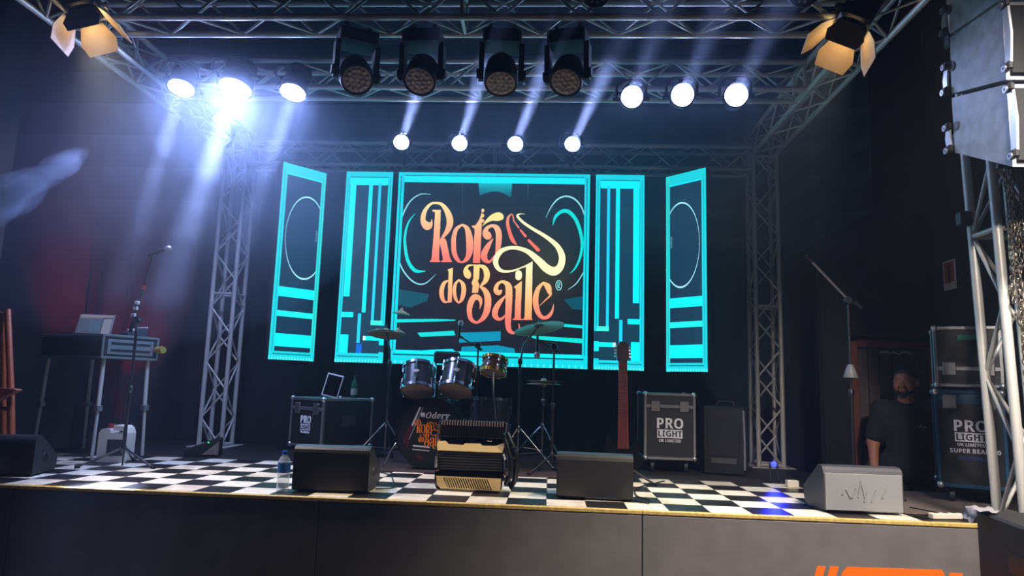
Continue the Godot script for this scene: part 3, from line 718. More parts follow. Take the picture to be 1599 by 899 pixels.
func lathe(st: SurfaceTool, prof: Array, n := 24, x := Transform3D(), smooth := true) -> void:
	# prof: Vector2(radius, y) from the bottom up round the y axis
	if smooth: st.set_smooth_group(0)
	for i in prof.size() - 1:
		var p: Vector2 = prof[i]
		var q: Vector2 = prof[i + 1]
		if smooth: st.set_smooth_group(i + 1 if absf((q - p).normalized().y) < 0.25 else 0)
		for k in n:
			var t := TAU * k / n
			var u := TAU * (k + 1) / n
			var a := x * Vector3(p.x * cos(t), p.y, p.x * sin(t))
			var b := x * Vector3(p.x * cos(u), p.y, p.x * sin(u))
			var c := x * Vector3(q.x * cos(u), q.y, q.x * sin(u))
			var d := x * Vector3(q.x * cos(t), q.y, q.x * sin(t))
			if p.x > 1e-6: tri(st, a, b, c)
			if q.x > 1e-6: tri(st, a, c, d)
	st.set_smooth_group(-1)

func prism(st: SurfaceTool, poly: PackedVector2Array, z0: float, z1: float, x := Transform3D()) -> void:
	# polygon in xy, extruded along z
	if Geometry2D.is_polygon_clockwise(poly):
		poly = poly.duplicate(); poly.reverse()
	st.set_smooth_group(-1)
	var idx := Geometry2D.triangulate_polygon(poly)
	for i in range(0, idx.size(), 3):
		var a := poly[idx[i]]
		var b := poly[idx[i + 1]]
		var c := poly[idx[i + 2]]
		if (b - a).cross(c - a) < 0.0:
			var s := b
			b = c; c = s
		tri(st, x * Vector3(a.x, a.y, z1), x * Vector3(c.x, c.y, z1), x * Vector3(b.x, b.y, z1))
		tri(st, x * Vector3(a.x, a.y, z0), x * Vector3(b.x, b.y, z0), x * Vector3(c.x, c.y, z0))
	for i in poly.size():
		var a := poly[i]
		var b := poly[(i + 1) % poly.size()]
		quad(st, x * Vector3(a.x, a.y, z0), x * Vector3(a.x, a.y, z1), x * Vector3(b.x, b.y, z1), x * Vector3(b.x, b.y, z0))

func rounded(w: float, h: float, r: float, n := 5) -> PackedVector2Array:
	var p := PackedVector2Array()
	for c in [[1, 1, 0.0], [-1, 1, 90.0], [-1, -1, 180.0], [1, -1, 270.0]]:
		for i in n + 1:
			var t := deg_to_rad(c[2] + 90.0 * i / n)
			p.append(Vector2(c[0] * (w * 0.5 - r) + r * cos(t), c[1] * (h * 0.5 - r) + r * sin(t)))
	return p

func bar(parent: Node3D, called: String, a: Vector3, b: Vector3, r: float, m: Material) -> MeshInstance3D:
	# a straight round bar that shares one mesh with all others
	if unit_bar == null:
		var st := mb()
		tube(st, [Vector3(0, 0, 0), Vector3(0, 1, 0)], 1.0, 10)
		st.generate_normals()
		unit_bar = st.commit()
	var f := frame_of(b - a)
	return put_mesh(unit_bar, called, m, parent, Transform3D(Basis(f.x * r, f.y * (b - a).length(), f.z * r), a))

func boxed(parent: Node3D, called: String, c: Vector3, s: Vector3, m: Material, bevel := 0.0, x := Transform3D()) -> MeshInstance3D:
	var st := mb()
	box(st, c, s, bevel, x)
	return put(st, called, m, parent)

func rod(parent: Node3D, called: String, pts: Array, r, m: Material, n := 8) -> MeshInstance3D:
	var st := mb()
	tube(st, pts, r, n)
	return put(st, called, m, parent)

func lettering(parent: Node3D, text: String, size: float, m: Material, x: Transform3D, bold := true, serif := false, called := "lettering") -> MeshInstance3D:
	var f := SystemFont.new()
	f.font_names = PackedStringArray(["Droid Serif" if serif else "Droid Sans"])
	f.font_weight = 700 if bold else 400
	var t := TextMesh.new()
	t.text = text; t.font = f; t.font_size = 32; t.pixel_size = size / 32.0; t.depth = 0.004; t.curve_step = 2.0
	return put_mesh(t, called, m, parent, x)

func aim(from: Vector3, to: Vector3) -> Basis:
	return Basis.looking_at(to - from, Vector3.UP if absf((to - from).normalized().y) < 0.98 else Vector3.BACK)

# ---------------------------------------------------------------- flat print for the screens
func spline(p: Array) -> Array:
	# p: Vector3(x, y, width) control points -> dense points
	if p.size() < 3:
		var o := []
		for i in 33: o.append(p[0].lerp(p[1], i / 32.0))
		return o
	var out := []
	for i in p.size() - 1:
		var a: Vector3 = p[maxi(i - 1, 0)]
		var b: Vector3 = p[i]
		var c: Vector3 = p[i + 1]
		var d: Vector3 = p[mini(i + 2, p.size() - 1)]
		for k in 24: out.append(b.cubic_interpolate(c, a, d, k / 24.0))
	out.append(p[p.size() - 1])
	return out

func shade(col: Array, y: float) -> Color:
	# col: [top y, colour, bottom y, colour]: the lettering's printed colour run
	return col[1].lerp(col[3], clampf((y - col[0]) / (col[2] - col[0]), 0.0, 1.0))

func paint_brush(im: Image, pts: Array, col: Array, k: Vector2, off := Vector2.ZERO) -> void:
	var last := Vector2(-1e9, 0)
	for p in spline(pts):
		var c := Vector2(p.x * k.x, p.y * k.y) + off
		var r: float = maxf(p.z * k.y * 0.5, 0.6)
		if c.distance_to(last) < r * 0.12 and c.distance_to(last) < 1.0:
			continue
		last = c
		for y in range(int(c.y - r), int(c.y + r) + 1):
			var d := r * r - (y + 0.5 - c.y) * (y + 0.5 - c.y)
			if d <= 0.0: continue
			var w := sqrt(d) * k.x / k.y
			im.fill_rect(Rect2i(int(round(c.x - w)), y, maxi(1, int(round(2.0 * w))), 1), shade(col, (y - off.y) / k.y))

func paint_poly(im: Image, pts: PackedVector2Array, col: Array, k: Vector2, off := Vector2.ZERO) -> void:
	var lo := 1e9
	var hi := -1e9
	var q := PackedVector2Array()
	for p in pts:
		var v := p * k + off
		q.append(v); lo = minf(lo, v.y); hi = maxf(hi, v.y)
	for y in range(int(lo), int(hi) + 1):
		var xs := []
		for i in q.size():
			var a := q[i]
			var b := q[(i + 1) % q.size()]
			if (a.y <= y + 0.5) != (b.y <= y + 0.5):
				xs.append(a.x + (b.x - a.x) * (y + 0.5 - a.y) / (b.y - a.y))
		xs.sort()
		for i in range(0, xs.size() - 1, 2):
			im.fill_rect(Rect2i(int(round(xs[i])), y, maxi(1, int(round(xs[i + 1] - xs[i]))), 1), shade(col, (y - off.y) / k.y))

func flat_col(c: Color) -> Array:
	return [0.0, c, 1.0, c]

func paint_art(im: Image, k: Vector2, off: Vector2, cols: Dictionary) -> void:
	for s in SCREEN_ART:
		if not cols.has(s[1]): continue
		var col: Array = cols[s[1]]
		if s[0] == "b":
			var p := []
			for i in range(2, s.size(), 3): p.append(Vector3(s[i], s[i + 1], s[i + 2]))
			paint_brush(im, p, col, k, off)
		else:
			var p := PackedVector2Array()
			for i in range(2, s.size(), 2): p.append(Vector2(s[i], s[i + 1]))
			paint_poly(im, p, col, k, off)

func rect(im: Image, x0: float, y0: float, x1: float, y1: float, c: Color) -> void:
	var w := im.get_width()
	var h := im.get_height()
	im.fill_rect(Rect2i(int(x0 * w), int(y0 * h), maxi(1, int((x1 - x0) * w)), maxi(1, int((y1 - y0) * h))), c)

func print_middle() -> ImageTexture:
	var small := Image.create(128, 128, false, Image.FORMAT_RGB8)
	for y in 128:
		for x in 128:
			var u := x / 127.0
			var v := y / 127.0
			var c := Color(0.05, 0.13, 0.17).lerp(Color(0.06, 0.08, 0.13), v)
			var g := exp(-(pow((u - 0.5) / 0.3, 2.0) + pow((v - 0.52) / 0.32, 2.0)))
			c = c.lerp(Color(0.19, 0.12, 0.11), g)
			var o := exp(-(pow((u - 0.78) / 0.16, 2.0) + pow((v - 0.5) / 0.2, 2.0)))
			c = c.lerp(Color(0.25, 0.25, 0.14), o * 0.7)
			small.set_pixel(x, y, c)
	small.resize(1024, 1024, Image.INTERPOLATE_BILINEAR)
	var im := small
	var cyan := Color(0.0, 0.92, 1.0)
	var teal := Color(0.05, 0.82, 0.88)
	paint_art(im, Vector2(1.024, 1.024), Vector2.ZERO, {
		"t": [40.0, Color(0.0, 0.8, 0.85), 130.0, Color(0.04, 0.3, 0.36)], "g": flat_col(Color(0.35, 0.5, 0.55)), "w": flat_col(Color(0.55, 0.86, 0.88)),
		"c": flat_col(Color(0.03, 0.85, 0.82)), "d": flat_col(Color(0.02, 0.3, 0.36)), "u": flat_col(Color(0.0, 0.55, 0.68)), "k": flat_col(cyan)})
	rect(im, 0, 0.0, 1, 0.05, teal); rect(im, 0.02, 0.022, 0.98, 0.055, cyan); rect(im, 0.01, 0.015, 0.99, 0.019, Color(0, 0.45, 0.5))
	rect(im, 0, 0, 0.032, 1, teal); rect(im, 0.013, 0.02, 0.017, 0.98, Color(0, 0.4, 0.46))
	rect(im, 0.972, 0, 1.0, 1, teal); rect(im, 0.983, 0.02, 0.987, 0.98, Color(0, 0.4, 0.46))
	rect(im, 0, 0.935, 1, 1, teal); rect(im, 0.03, 0.93, 0.97, 0.948, cyan); rect(im, 0.02, 0.95, 0.98, 0.957, Color(0, 0.3, 0.36))
	for i in 64: rect(im, i / 64.0, 0.982, i / 64.0 + 0.006, 1.0, Color(0.3, 0.95, 0.95) if i % 2 == 0 else teal)
	var dim := Color(0.16, 0.1, 0.1)
	var gold := Color(1.0, 0.88, 0.58)
	var coral := Color(1.0, 0.46, 0.4)
	var cream := Color(0.98, 0.97, 0.75)
	paint_art(im, Vector2(1.024, 1.024), Vector2.ZERO, {
		"1": [180.0, gold, 470.0, coral], "2": flat_col(Color(1.0, 0.9, 0.56)), "3": [170.0, Color(1.0, 0.72, 0.5), 300.0, Color(1.0, 0.45, 0.36)],
		"4": flat_col(cream), "5": [480.0, cream, 770.0, Color(1.0, 0.62, 0.36)], "6": [520.0, Color(1.0, 0.84, 0.52), 780.0, Color(1.0, 0.46, 0.4)]})
	for s in SCREEN_ART:     # the dark string lines and the small mark lie over the letters
		if s[1] == "0":
			paint_brush(im, [Vector3(s[2], s[3], s[4]), Vector3(s[5], s[6], s[7])], flat_col(Color(0.75, 0.35, 0.25)), Vector2(1.024, 1.024))
	return ImageTexture.create_from_image(im)

func print_column() -> ImageTexture:
	var im := Image.create(256, 1024, false, Image.FORMAT_RGB8)
	im.fill(Color(0.06, 0.22, 0.3))
	var cyan := Color(0.0, 0.94, 1.0)
	var sky := Color(0.1, 0.82, 1.0)
	var teal := Color(0.06, 0.82, 0.88)
	var dark := Color(0.0, 0.42, 0.48)
	rect(im, 0, 0, 1, 0.07, teal); rect(im, 0.1, 0.035, 0.9, 0.075, cyan); rect(im, 0.05, 0.028, 0.95, 0.032, dark)
	rect(im, 0, 0, 0.09, 1, teal); rect(im, 0.045, 0.03, 0.055, 0.97, dark)
	rect(im, 0.91, 0, 1, 0.81, teal); rect(im, 0.95, 0.03, 0.96, 0.8, dark)
	rect(im, 0.1, 0.06, 0.23, 0.665, cyan); rect(im, 0.5, 0.06, 0.585, 0.745, Color(0.0, 0.93, 0.97)); rect(im, 0.705, 0.06, 0.765, 0.805, sky)
	rect(im, 0.7, 0.785, 0.95, 0.81, Color(0.25, 0.95, 0.85))
	rect(im, 0.09, 0.745, 0.33, 0.772, cyan); rect(im, 0.43, 0.75, 0.5, 0.9, sky)
	rect(im, 0.09, 0.86, 0.26, 0.955, cyan); rect(im, 0.56, 0.865, 0.92, 0.888, cyan); rect(im, 0.56, 0.865, 0.62, 0.888, Color(0.8, 0.95, 1.0))
	rect(im, 0.9, 0.86, 1, 0.91, cyan); rect(im, 0.43, 0.905, 0.55, 0.955, Color(0.0, 0.4, 0.85))
	rect(im, 0, 0.953, 1, 1, teal); rect(im, 0.05, 0.967, 0.95, 0.972, dark); rect(im, 0.9, 0.945, 1, 1, teal)
	for i in 16: rect(im, i / 16.0, 0.984, i / 16.0 + 0.03, 1.0, Color(0.35, 0.97, 0.97))
	return ImageTexture.create_from_image(im)

func print_wing() -> ImageTexture:
	var im := Image.create(256, 1024, false, Image.FORMAT_RGB8)
	im.fill(Color(0.05, 0.18, 0.27))
	var cyan := Color(0.0, 0.94, 1.0)
	var teal := Color(0.06, 0.82, 0.86)
	var dark := Color(0.0, 0.42, 0.48)
	var ring := []
	for i in 41:
		var t := TAU * i / 40.0
		ring.append(Vector3(620.0 + 455.0 * cos(t), 368.0 + 215.0 * sin(t), 9.0))
	paint_brush(im, ring, flat_col(Color(0.62, 0.9, 0.96)), Vector2(0.256, 1.024))
	rect(im, 0.84, 0.32, 0.88, 0.38, Color(0.3, 0.45, 0.55))
	rect(im, 0.1, 0.635, 0.92, 0.685, cyan); rect(im, 0.1, 0.755, 0.92, 0.785, Color(0.1, 0.93, 0.9)); rect(im, 0.1, 0.87, 0.92, 0.935, cyan)
	rect(im, 0.0, 0.69, 0.1, 0.75, teal)
	rect(im, 0, 0, 1, 0.058, teal); rect(im, 0.05, 0.05, 0.95, 0.058, cyan)
	rect(im, 0, 0, 0.115, 1, teal); rect(im, 0.06, 0.03, 0.07, 0.97, dark)
	rect(im, 0.9, 0, 1, 1, Color(0.15, 0.85, 0.83)); rect(im, 0.945, 0.03, 0.955, 0.97, dark)
	rect(im, 0, 0.958, 1, 1, teal); rect(im, 0.08, 0.968, 0.92, 0.973, dark)
	for i in 16: rect(im, i / 16.0, 0.985, i / 16.0 + 0.03, 1.0, Color(0.35, 0.97, 0.97)); 
	return ImageTexture.create_from_image(im)

func screen(called: String, label: String, left_bottom: Vector3, right_bottom: Vector3, tex: Texture2D, flip: bool, light: Color, energy: float, hang_xs: Array) -> Node3D:
	# an LED panel 2 m tall; hung by bars from the lower front chord of the back truss
	var w := right_bottom - left_bottom
	var t := thing(called, label, "screen", (left_bottom + right_bottom) * 0.5, atan2(-w.z, w.x), "panels of the video wall")
	var hw := w.length() * 0.5
	boxed(t, "cabinet", Vector3(0, 1.0, -0.045), Vector3(hw * 2.0, 2.0, 0.08), mat("cabinet_black", Color(0.06, 0.06, 0.07), 0.7), 0.004)
	var st := mb()
	var u0 := 1.0 if flip else 0.0
	var v := [Vector3(-hw + 0.002, 0.002, 0), Vector3(-hw + 0.002, 1.998, 0), Vector3(hw - 0.002, 1.998, 0), Vector3(hw - 0.002, 0.002, 0)]
	var uv := [Vector2(u0, 1), Vector2(u0, 0), Vector2(1.0 - u0, 0), Vector2(1.0 - u0, 1)]
	for i in [0, 1, 2, 0, 2, 3]:
		st.set_uv(uv[i]); st.add_vertex(v[i])
	var m := StandardMaterial3D.new()
	m.resource_name = "led_" + called; m.albedo_color = Color(0.03, 0.03, 0.035); m.roughness = 0.5
	m.emission_enabled = true; m.emission = Color.WHITE; m.emission_operator = BaseMaterial3D.EMISSION_OP_MULTIPLY
	m.emission_texture = tex; m.emission_energy_multiplier = SCREEN_GLOW
	put(st, "led_screen", m, t)
	var metal := mat("aluminium", Color(0.62, 0.62, 0.62), 0.35, 0.9)
	for x in hang_xs:
		var top: Vector3 = t.transform.affine_inverse() * Vector3((t.transform * Vector3(x, 0, 0)).x, 4.03, -2.735)
		rod(t, "hanging_bar", [Vector3(x, 1.96, -0.06), Vector3(x, 2.04, -0.06), top], 0.011, metal, 6)
		boxed(t, "hanging_plate", Vector3(x, 2.006, -0.04), Vector3(0.045, 0.03, 0.05), metal, 0.004)
	var a := AreaLight3D.new()
	a.name = "screen_glow"; a.area_size = Vector2(hw * 1.8, 1.8); a.light_color = light; a.light_energy = energy; a.shadow_enabled = true
	a.area_range = 14.0
	a.position = Vector3(0, 1.0, 0.03); a.rotation.y = PI
	t.add_child(a)
	return t

# ---------------------------------------------------------------- trusses
func truss(called: String, label: String, a: Vector3, b: Vector3, size: float, m: Material, group: String, pitch := 0.27, r := 0.024, parent_thing: Node3D = null) -> Node3D:
	var t: Node3D = parent_thing if parent_thing else thing(called, label, "truss", a, 0.0, group)
	var d := (b - a).normalized()
	var up := Vector3.UP if absf(d.y) < 0.7 else Vector3.BACK
	var sd := d.cross(up).normalized()
	var h := size * 0.5
	var ln := (b - a).length()
	var corner := [up * h + sd * h, up * h - sd * h, -up * h - sd * h, -up * h + sd * h]
	for c in corner:
		bar(t, "chord", c, c + d * ln, r, m)
	var n := maxi(2, int(round(ln / pitch)))
	var step := ln / n
	for f in 4:
		var c0: Vector3 = corner[f]
		var c1: Vector3 = corner[(f + 1) % 4]
		for i in n:
			var p := c0 if (i + f) % 2 == 0 else c1
			var q := c1 if (i + f) % 2 == 0 else c0
			bar(t, "brace", p + d * (step * i), q + d * (step * (i + 1)), r * 0.42, m)
		for e in [0.02, ln * 0.5, ln - 0.02]:
			bar(t, "cross_bar", c0 + d * e, c1 + d * e, r * 0.6, m)
	return t

# ---------------------------------------------------------------- lamps
func beam_lamp(at: Vector3, to: Vector3, r: float, label: String, group: String, hang: Vector3, beam: float, angle: float, glow_key: String, lum: float) -> void:
	# LED beam lamp: can, heat fins, yoke, clamp and a burning lens that faces -z of its own axes
	var t := thing("beam_lamp", label, "stage light", at, 0.0, group)
	t.basis = aim(at, to)
	var black := mat("lamp_black", Color(0.05, 0.05, 0.055), 0.75)
	var turn := Transform3D(Basis(Vector3.RIGHT, -PI / 2), Vector3.ZERO)     # lathe axis y -> -z
	var st := mb()
	lathe(st, [Vector2(0.0, -0.2), Vector2(r * 0.7, -0.2), Vector2(r * 0.95, -0.14), Vector2(r * 1.1, 0.0), Vector2(r * 1.16, 0.03), Vector2(r * 1.16, 0.06), Vector2(r * 1.03, 0.06), Vector2(r * 1.03, 0.03), Vector2(0, 0.02)], 28, turn)
	put(st, "housing", black, t)
	for i in 4:
		st = mb()
		lathe(st, [Vector2(0.0, -0.19 + i * 0.03), Vector2(r * 1.02, -0.19 + i * 0.03), Vector2(r * 1.02, -0.182 + i * 0.03), Vector2(0.0, -0.182 + i * 0.03)], 20, turn, false)
		put(st, "cooling_fin", black, t)
	st = mb()
	lathe(st, [Vector2(0, 0.024), Vector2(r, 0.024), Vector2(r * 0.98, 0.032), Vector2(r * 0.7, 0.046), Vector2(r * 0.35, 0.053), Vector2(0, 0.055)], 28, turn)
	put(st, "lens", glow(glow_key, Color(0.68, 0.75, 1.0), lum), t)
	var inv := t.transform.affine_inverse()
	var y := r * 1.16 + 0.02
	rod(t, "yoke", [Vector3(-y, 0, 0.05), Vector3(-y, y * 0.9, 0.06), Vector3(-y * 0.6, y * 1.3, 0.07), Vector3(y * 0.6, y * 1.3, 0.07), Vector3(y, y * 0.9, 0.06), Vector3(y, 0, 0.05)], 0.012, black)
	for s in [-1.0, 1.0]:
		rod(t, "knob", [Vector3(s * r, 0, 0.05), Vector3(s * (y + 0.03), 0, 0.05)], 0.018, black)
	rod(t, "clamp", [Vector3(0, y * 1.3, 0.07), inv * (hang + Vector3(0, 0.0, 0.03)), inv * hang], 0.016, black)
	var sp := SpotLight3D.new()
	sp.name = "beam"; sp.light_color = Color(0.75, 0.8, 1.0); sp.light_energy = beam; sp.spot_angle = angle; sp.spot_angle_attenuation = 0.5
	sp.spot_range = 16.0; sp.spot_attenuation = 2.0; sp.light_size = r * 0.5; sp.shadow_enabled = true
	sp.position = Vector3(0, 0, -0.07)
	t.add_child(sp)

func moving_head(at: Vector3, tilt: float, turn: float, label: String) -> void:
	# at: point on the truss underside; the head hangs below it
	var t := thing("moving_head", label, "stage light", at, turn, "moving heads on the front truss")
	var black := mat("lamp_black", Color(0.05, 0.05, 0.055), 0.75)
	var grey := mat("lens_grey", Color(0.66, 0.6, 0.55), 0.25, 0.0)
	var st := mb()
	prism(st, rounded(0.27, 0.2, 0.03), -0.045, 0.045, Transform3D(Basis(Vector3.RIGHT, PI / 2), Vector3(0, -0.085, 0)))
	put(st, "base", black, t)
	for s in [-1.0, 1.0]:
		rod(t, "clamp", [Vector3(s * 0.08, -0.05, 0), Vector3(s * 0.08, 0.03, 0), Vector3(s * 0.08, 0.05, -0.04)], 0.016, black)
		st = mb()
		prism(st, PackedVector2Array([Vector2(-0.05, 0.0), Vector2(0.05, 0.0), Vector2(0.04, -0.22), Vector2(0.02, -0.26), Vector2(-0.02, -0.26), Vector2(-0.04, -0.22)]), -0.018, 0.018, Transform3D(Basis(Vector3.UP, PI / 2), Vector3(s * 0.138, -0.12, 0)))
		put(st, "yoke_arm", black, t)
		rod(t, "pan_knob", [Vector3(s * 0.12, -0.33, 0), Vector3(s * 0.17, -0.33, 0)], 0.035, black, 14)
	var hx := Transform3D(Basis(Vector3.RIGHT, -tilt) * Basis(Vector3.RIGHT, PI), Vector3(0, -0.33, 0))
	st = mb()
	lathe(st, [Vector2(0, -0.15), Vector2(0.07, -0.15), Vector2(0.1, -0.1), Vector2(0.115, 0.0), Vector2(0.118, 0.07), Vector2(0.112, 0.1), Vector2(0.1, 0.1), Vector2(0.1, 0.085), Vector2(0, 0.085)], 28, hx)
	var head := put(st, "head", black, t)
	st = mb()
	lathe(st, [Vector2(0, 0.09), Vector2(0.1, 0.09), Vector2(0.098, 0.094), Vector2(0, 0.096)], 24, hx)
	put(st, "lens_plate", grey, head)
	for ringno in 3:
		for k in [1, 6, 12][ringno]:
			var an: float = TAU * k / [1, 6, 12][ringno]
			var c := Vector3(cos(an), 0, sin(an)) * (0.036 * ringno)
			st = mb()
			lathe(st, [Vector2(0.0165, 0.094), Vector2(0.014, 0.104), Vector2(0.007, 0.109), Vector2(0, 0.11)], 8, hx * Transform3D(Basis(), c))
			put(st, "lens", mat("lens_pale", Color(0.8, 0.74, 0.69), 0.2), head)

func par_off(at: Vector3, to: Vector3, label: String) -> void:
	var t := thing("led_par", label, "stage light", at, 0.0, "unlit round lamps on the front truss")
	t.basis = aim(at, to)
	var black := mat("lamp_black", Color(0.05, 0.05, 0.055), 0.75)
	var turn := Transform3D(Basis(Vector3.RIGHT, -PI / 2), Vector3.ZERO)
	var st := mb()
	lathe(st, [Vector2(0, -0.12), Vector2(0.07, -0.12), Vector2(0.1, -0.05), Vector2(0.105, 0.03), Vector2(0.09, 0.03), Vector2(0.09, 0.01), Vector2(0, 0.01)], 26, turn)
	put(st, "housing", black, t)
	for ringno in 3:
		for k in [1, 6, 11][ringno]:
			var an: float = TAU * k / [1, 6, 11][ringno]
			st = mb()
			lathe(st, [Vector2(0.012, 0.01), Vector2(0.01, 0.019), Vector2(0, 0.022)], 8, turn * Transform3D(Basis(), Vector3(cos(an), 0, sin(an)) * (0.035 * ringno)))
			put(st, "lens", mat("lens_pale", Color(0.8, 0.74, 0.69), 0.2), t)
	rod(t, "yoke", [Vector3(-0.115, 0, 0.05), Vector3(-0.115, 0.13, 0.05), Vector3(0.115, 0.13, 0.05), Vector3(0.115, 0, 0.05)], 0.01, black)

func fresnel(at: Vector3, to: Vector3, hang: Vector3, label: String, energy: float, lum: float) -> void:
	# theatre lantern with four barn doors
	var t := thing("fresnel_lantern", label, "stage light", at, 0.0, "warm lanterns on the side trusses")
	t.basis = aim(at, to)
	var black := mat("lantern_black", Color(0.09, 0.085, 0.08), 0.6)
	var leaf := mat("barn_door_tan", Color(0.58, 0.49, 0.38), 0.65, 0.0, noise_a, 1.5)
	var turn := Transform3D(Basis(Vector3.RIGHT, -PI / 2), Vector3.ZERO)
	var st := mb()
	box(st, Vector3(0, 0, 0.14), Vector3(0.2, 0.2, 0.24), 0.02)
	lathe(st, [Vector2(0.1, -0.02), Vector2(0.1, 0.02), Vector2(0.088, 0.02), Vector2(0.088, -0.01)], 24, turn)
	put(st, "housing", black, t)
	st = mb()
	lathe(st, [Vector2(0, 0.0), Vector2(0.085, 0.0), Vector2(0.07, 0.012), Vector2(0, 0.02)], 24, turn)
	put(st, "lens", glow("warm_lens", Color(1.0, 0.86, 0.62), lum), t)
	var k := 0
	for d in [[0.0, 0.5], [90.0, 0.35], [180.0, 0.6], [270.0, 0.45]]:
		var x := Transform3D(Basis(Vector3.BACK, deg_to_rad(d[0])), Vector3.ZERO) * Transform3D(Basis(Vector3.RIGHT, d[1]), Vector3(0, 0.105, -0.015))
		var w: float = 0.1 if k % 2 == 0 else 0.07
		st = mb()
		prism(st, PackedVector2Array([Vector2(-w, 0), Vector2(w, 0), Vector2(w * 1.7, 0.12), Vector2(w * 1.4, 0.21), Vector2(-w * 1.4, 0.21), Vector2(-w * 1.7, 0.12)]), -0.002, 0.002, x * Transform3D(Basis(Vector3.RIGHT, -PI / 2), Vector3.ZERO))
		put(st, "barn_door", leaf, t)
		k += 1
	rod(t, "yoke", [Vector3(-0.115, 0, 0.12), Vector3(-0.115, 0.15, 0.12), Vector3(0.115, 0.15, 0.12), Vector3(0.115, 0, 0.12)], 0.01, black)
	var inv := t.transform.affine_inverse()
	rod(t, "clamp", [Vector3(0, 0.15, 0.12), inv * hang], 0.016, black)
	var sp := SpotLight3D.new()
	sp.name = "warm_beam"; sp.light_color = Color(1.0, 0.93, 0.8); sp.light_energy = energy; sp.spot_angle = 27.0; sp.spot_angle_attenuation = 0.6
	sp.spot_range = 14.0; sp.spot_attenuation = 2.0; sp.light_size = 0.08; sp.shadow_enabled = true
	sp.position = Vector3(0, 0, -0.04)
	t.add_child(sp)

# ---------------------------------------------------------------- stage things
func wedge_monitor(at: Vector3, turn: float, w: float, h: float, depth: float, m: Material, label: String) -> Node3D:
	# floor monitor seen from behind: upright back panel, narrow top, slanting grille on the far side
	var t := thing("stage_monitor", label, "stage monitor", at, turn, "wedge monitors along the stage edge")
	var x := Transform3D(Basis(Vector3.UP, PI / 2), Vector3.ZERO)    # profile x -> -z
	var f := 0.012
	var prof := PackedVector2Array([Vector2(0.012, f), Vector2(0.0, f + 0.012), Vector2(0.0, h - 0.045), Vector2(0.006, h - 0.025), Vector2(0.02, h - 0.008), Vector2(0.045, h), Vector2(0.085, h), Vector2(0.1, h - 0.008), Vector2(depth, h * 0.42), Vector2(depth, f + 0.05), Vector2(depth - 0.03, f)])
	var st := mb()
	prism(st, prof, -w * 0.5 + 0.012, w * 0.5 - 0.012, x)
	var body := put(st, "cabinet", m, t)
	for s in [-1.0, 1.0]:
		st = mb()
		var small := PackedVector2Array()
		for p in prof: small.append(Vector2(depth * 0.45, h * 0.5) + (p - Vector2(depth * 0.45, h * 0.5)) * 0.985)
		prism(st, small, (w * 0.5 - 0.013) * s - (0.0 if s > 0 else 0.012), (w * 0.5 - 0.013) * s + (0.012 if s > 0 else 0.0), x)
		put(st, "side_panel", m, t)
		for z in [-0.05, -depth + 0.06]:
			st = mb()
			lathe(st, [Vector2(0, 0), Vector2(0.014, 0), Vector2(0.016, f + 0.002), Vector2(0, f + 0.002)], 10, Transform3D(Basis(), Vector3(s * (w * 0.5 - 0.05), 0, z)))
			put(st, "rubber_foot", mat("rubber", Color(0.03, 0.03, 0.03), 0.9), t)
	# handle recess and sockets on the right side
	st = mb()
	lathe(st, [Vector2(0, 0), Vector2(0.035, 0), Vector2(0.032, 0.004), Vector2(0.02, 0.002), Vector2(0, 0.002)], 18, Transform3D(Basis(Vector3.BACK, -PI / 2), Vector3(w * 0.5 - 0.002, h * 0.42, -0.16)))
	put(st, "socket_plate", mat("socket_dark", Color(0.02, 0.02, 0.02), 0.35), t)
	# grille on the slope
	var a := Vector2(0.1, h - 0.008)
	var b := Vector2(depth, h * 0.42)
	var n := (b - a).normalized().orthogonal()
	if n.y < 0: n = -n
	st = mb()
	prism(st, PackedVector2Array([a.lerp(b, 0.06) + n * 0.001, a.lerp(b, 0.06) + n * 0.007, a.lerp(b, 0.94) + n * 0.007, a.lerp(b, 0.94) + n * 0.001]), -w * 0.46, w * 0.46, x)
	put(st, "grille", mat("grille_black", Color(0.04, 0.04, 0.04), 0.8), body)
	return t

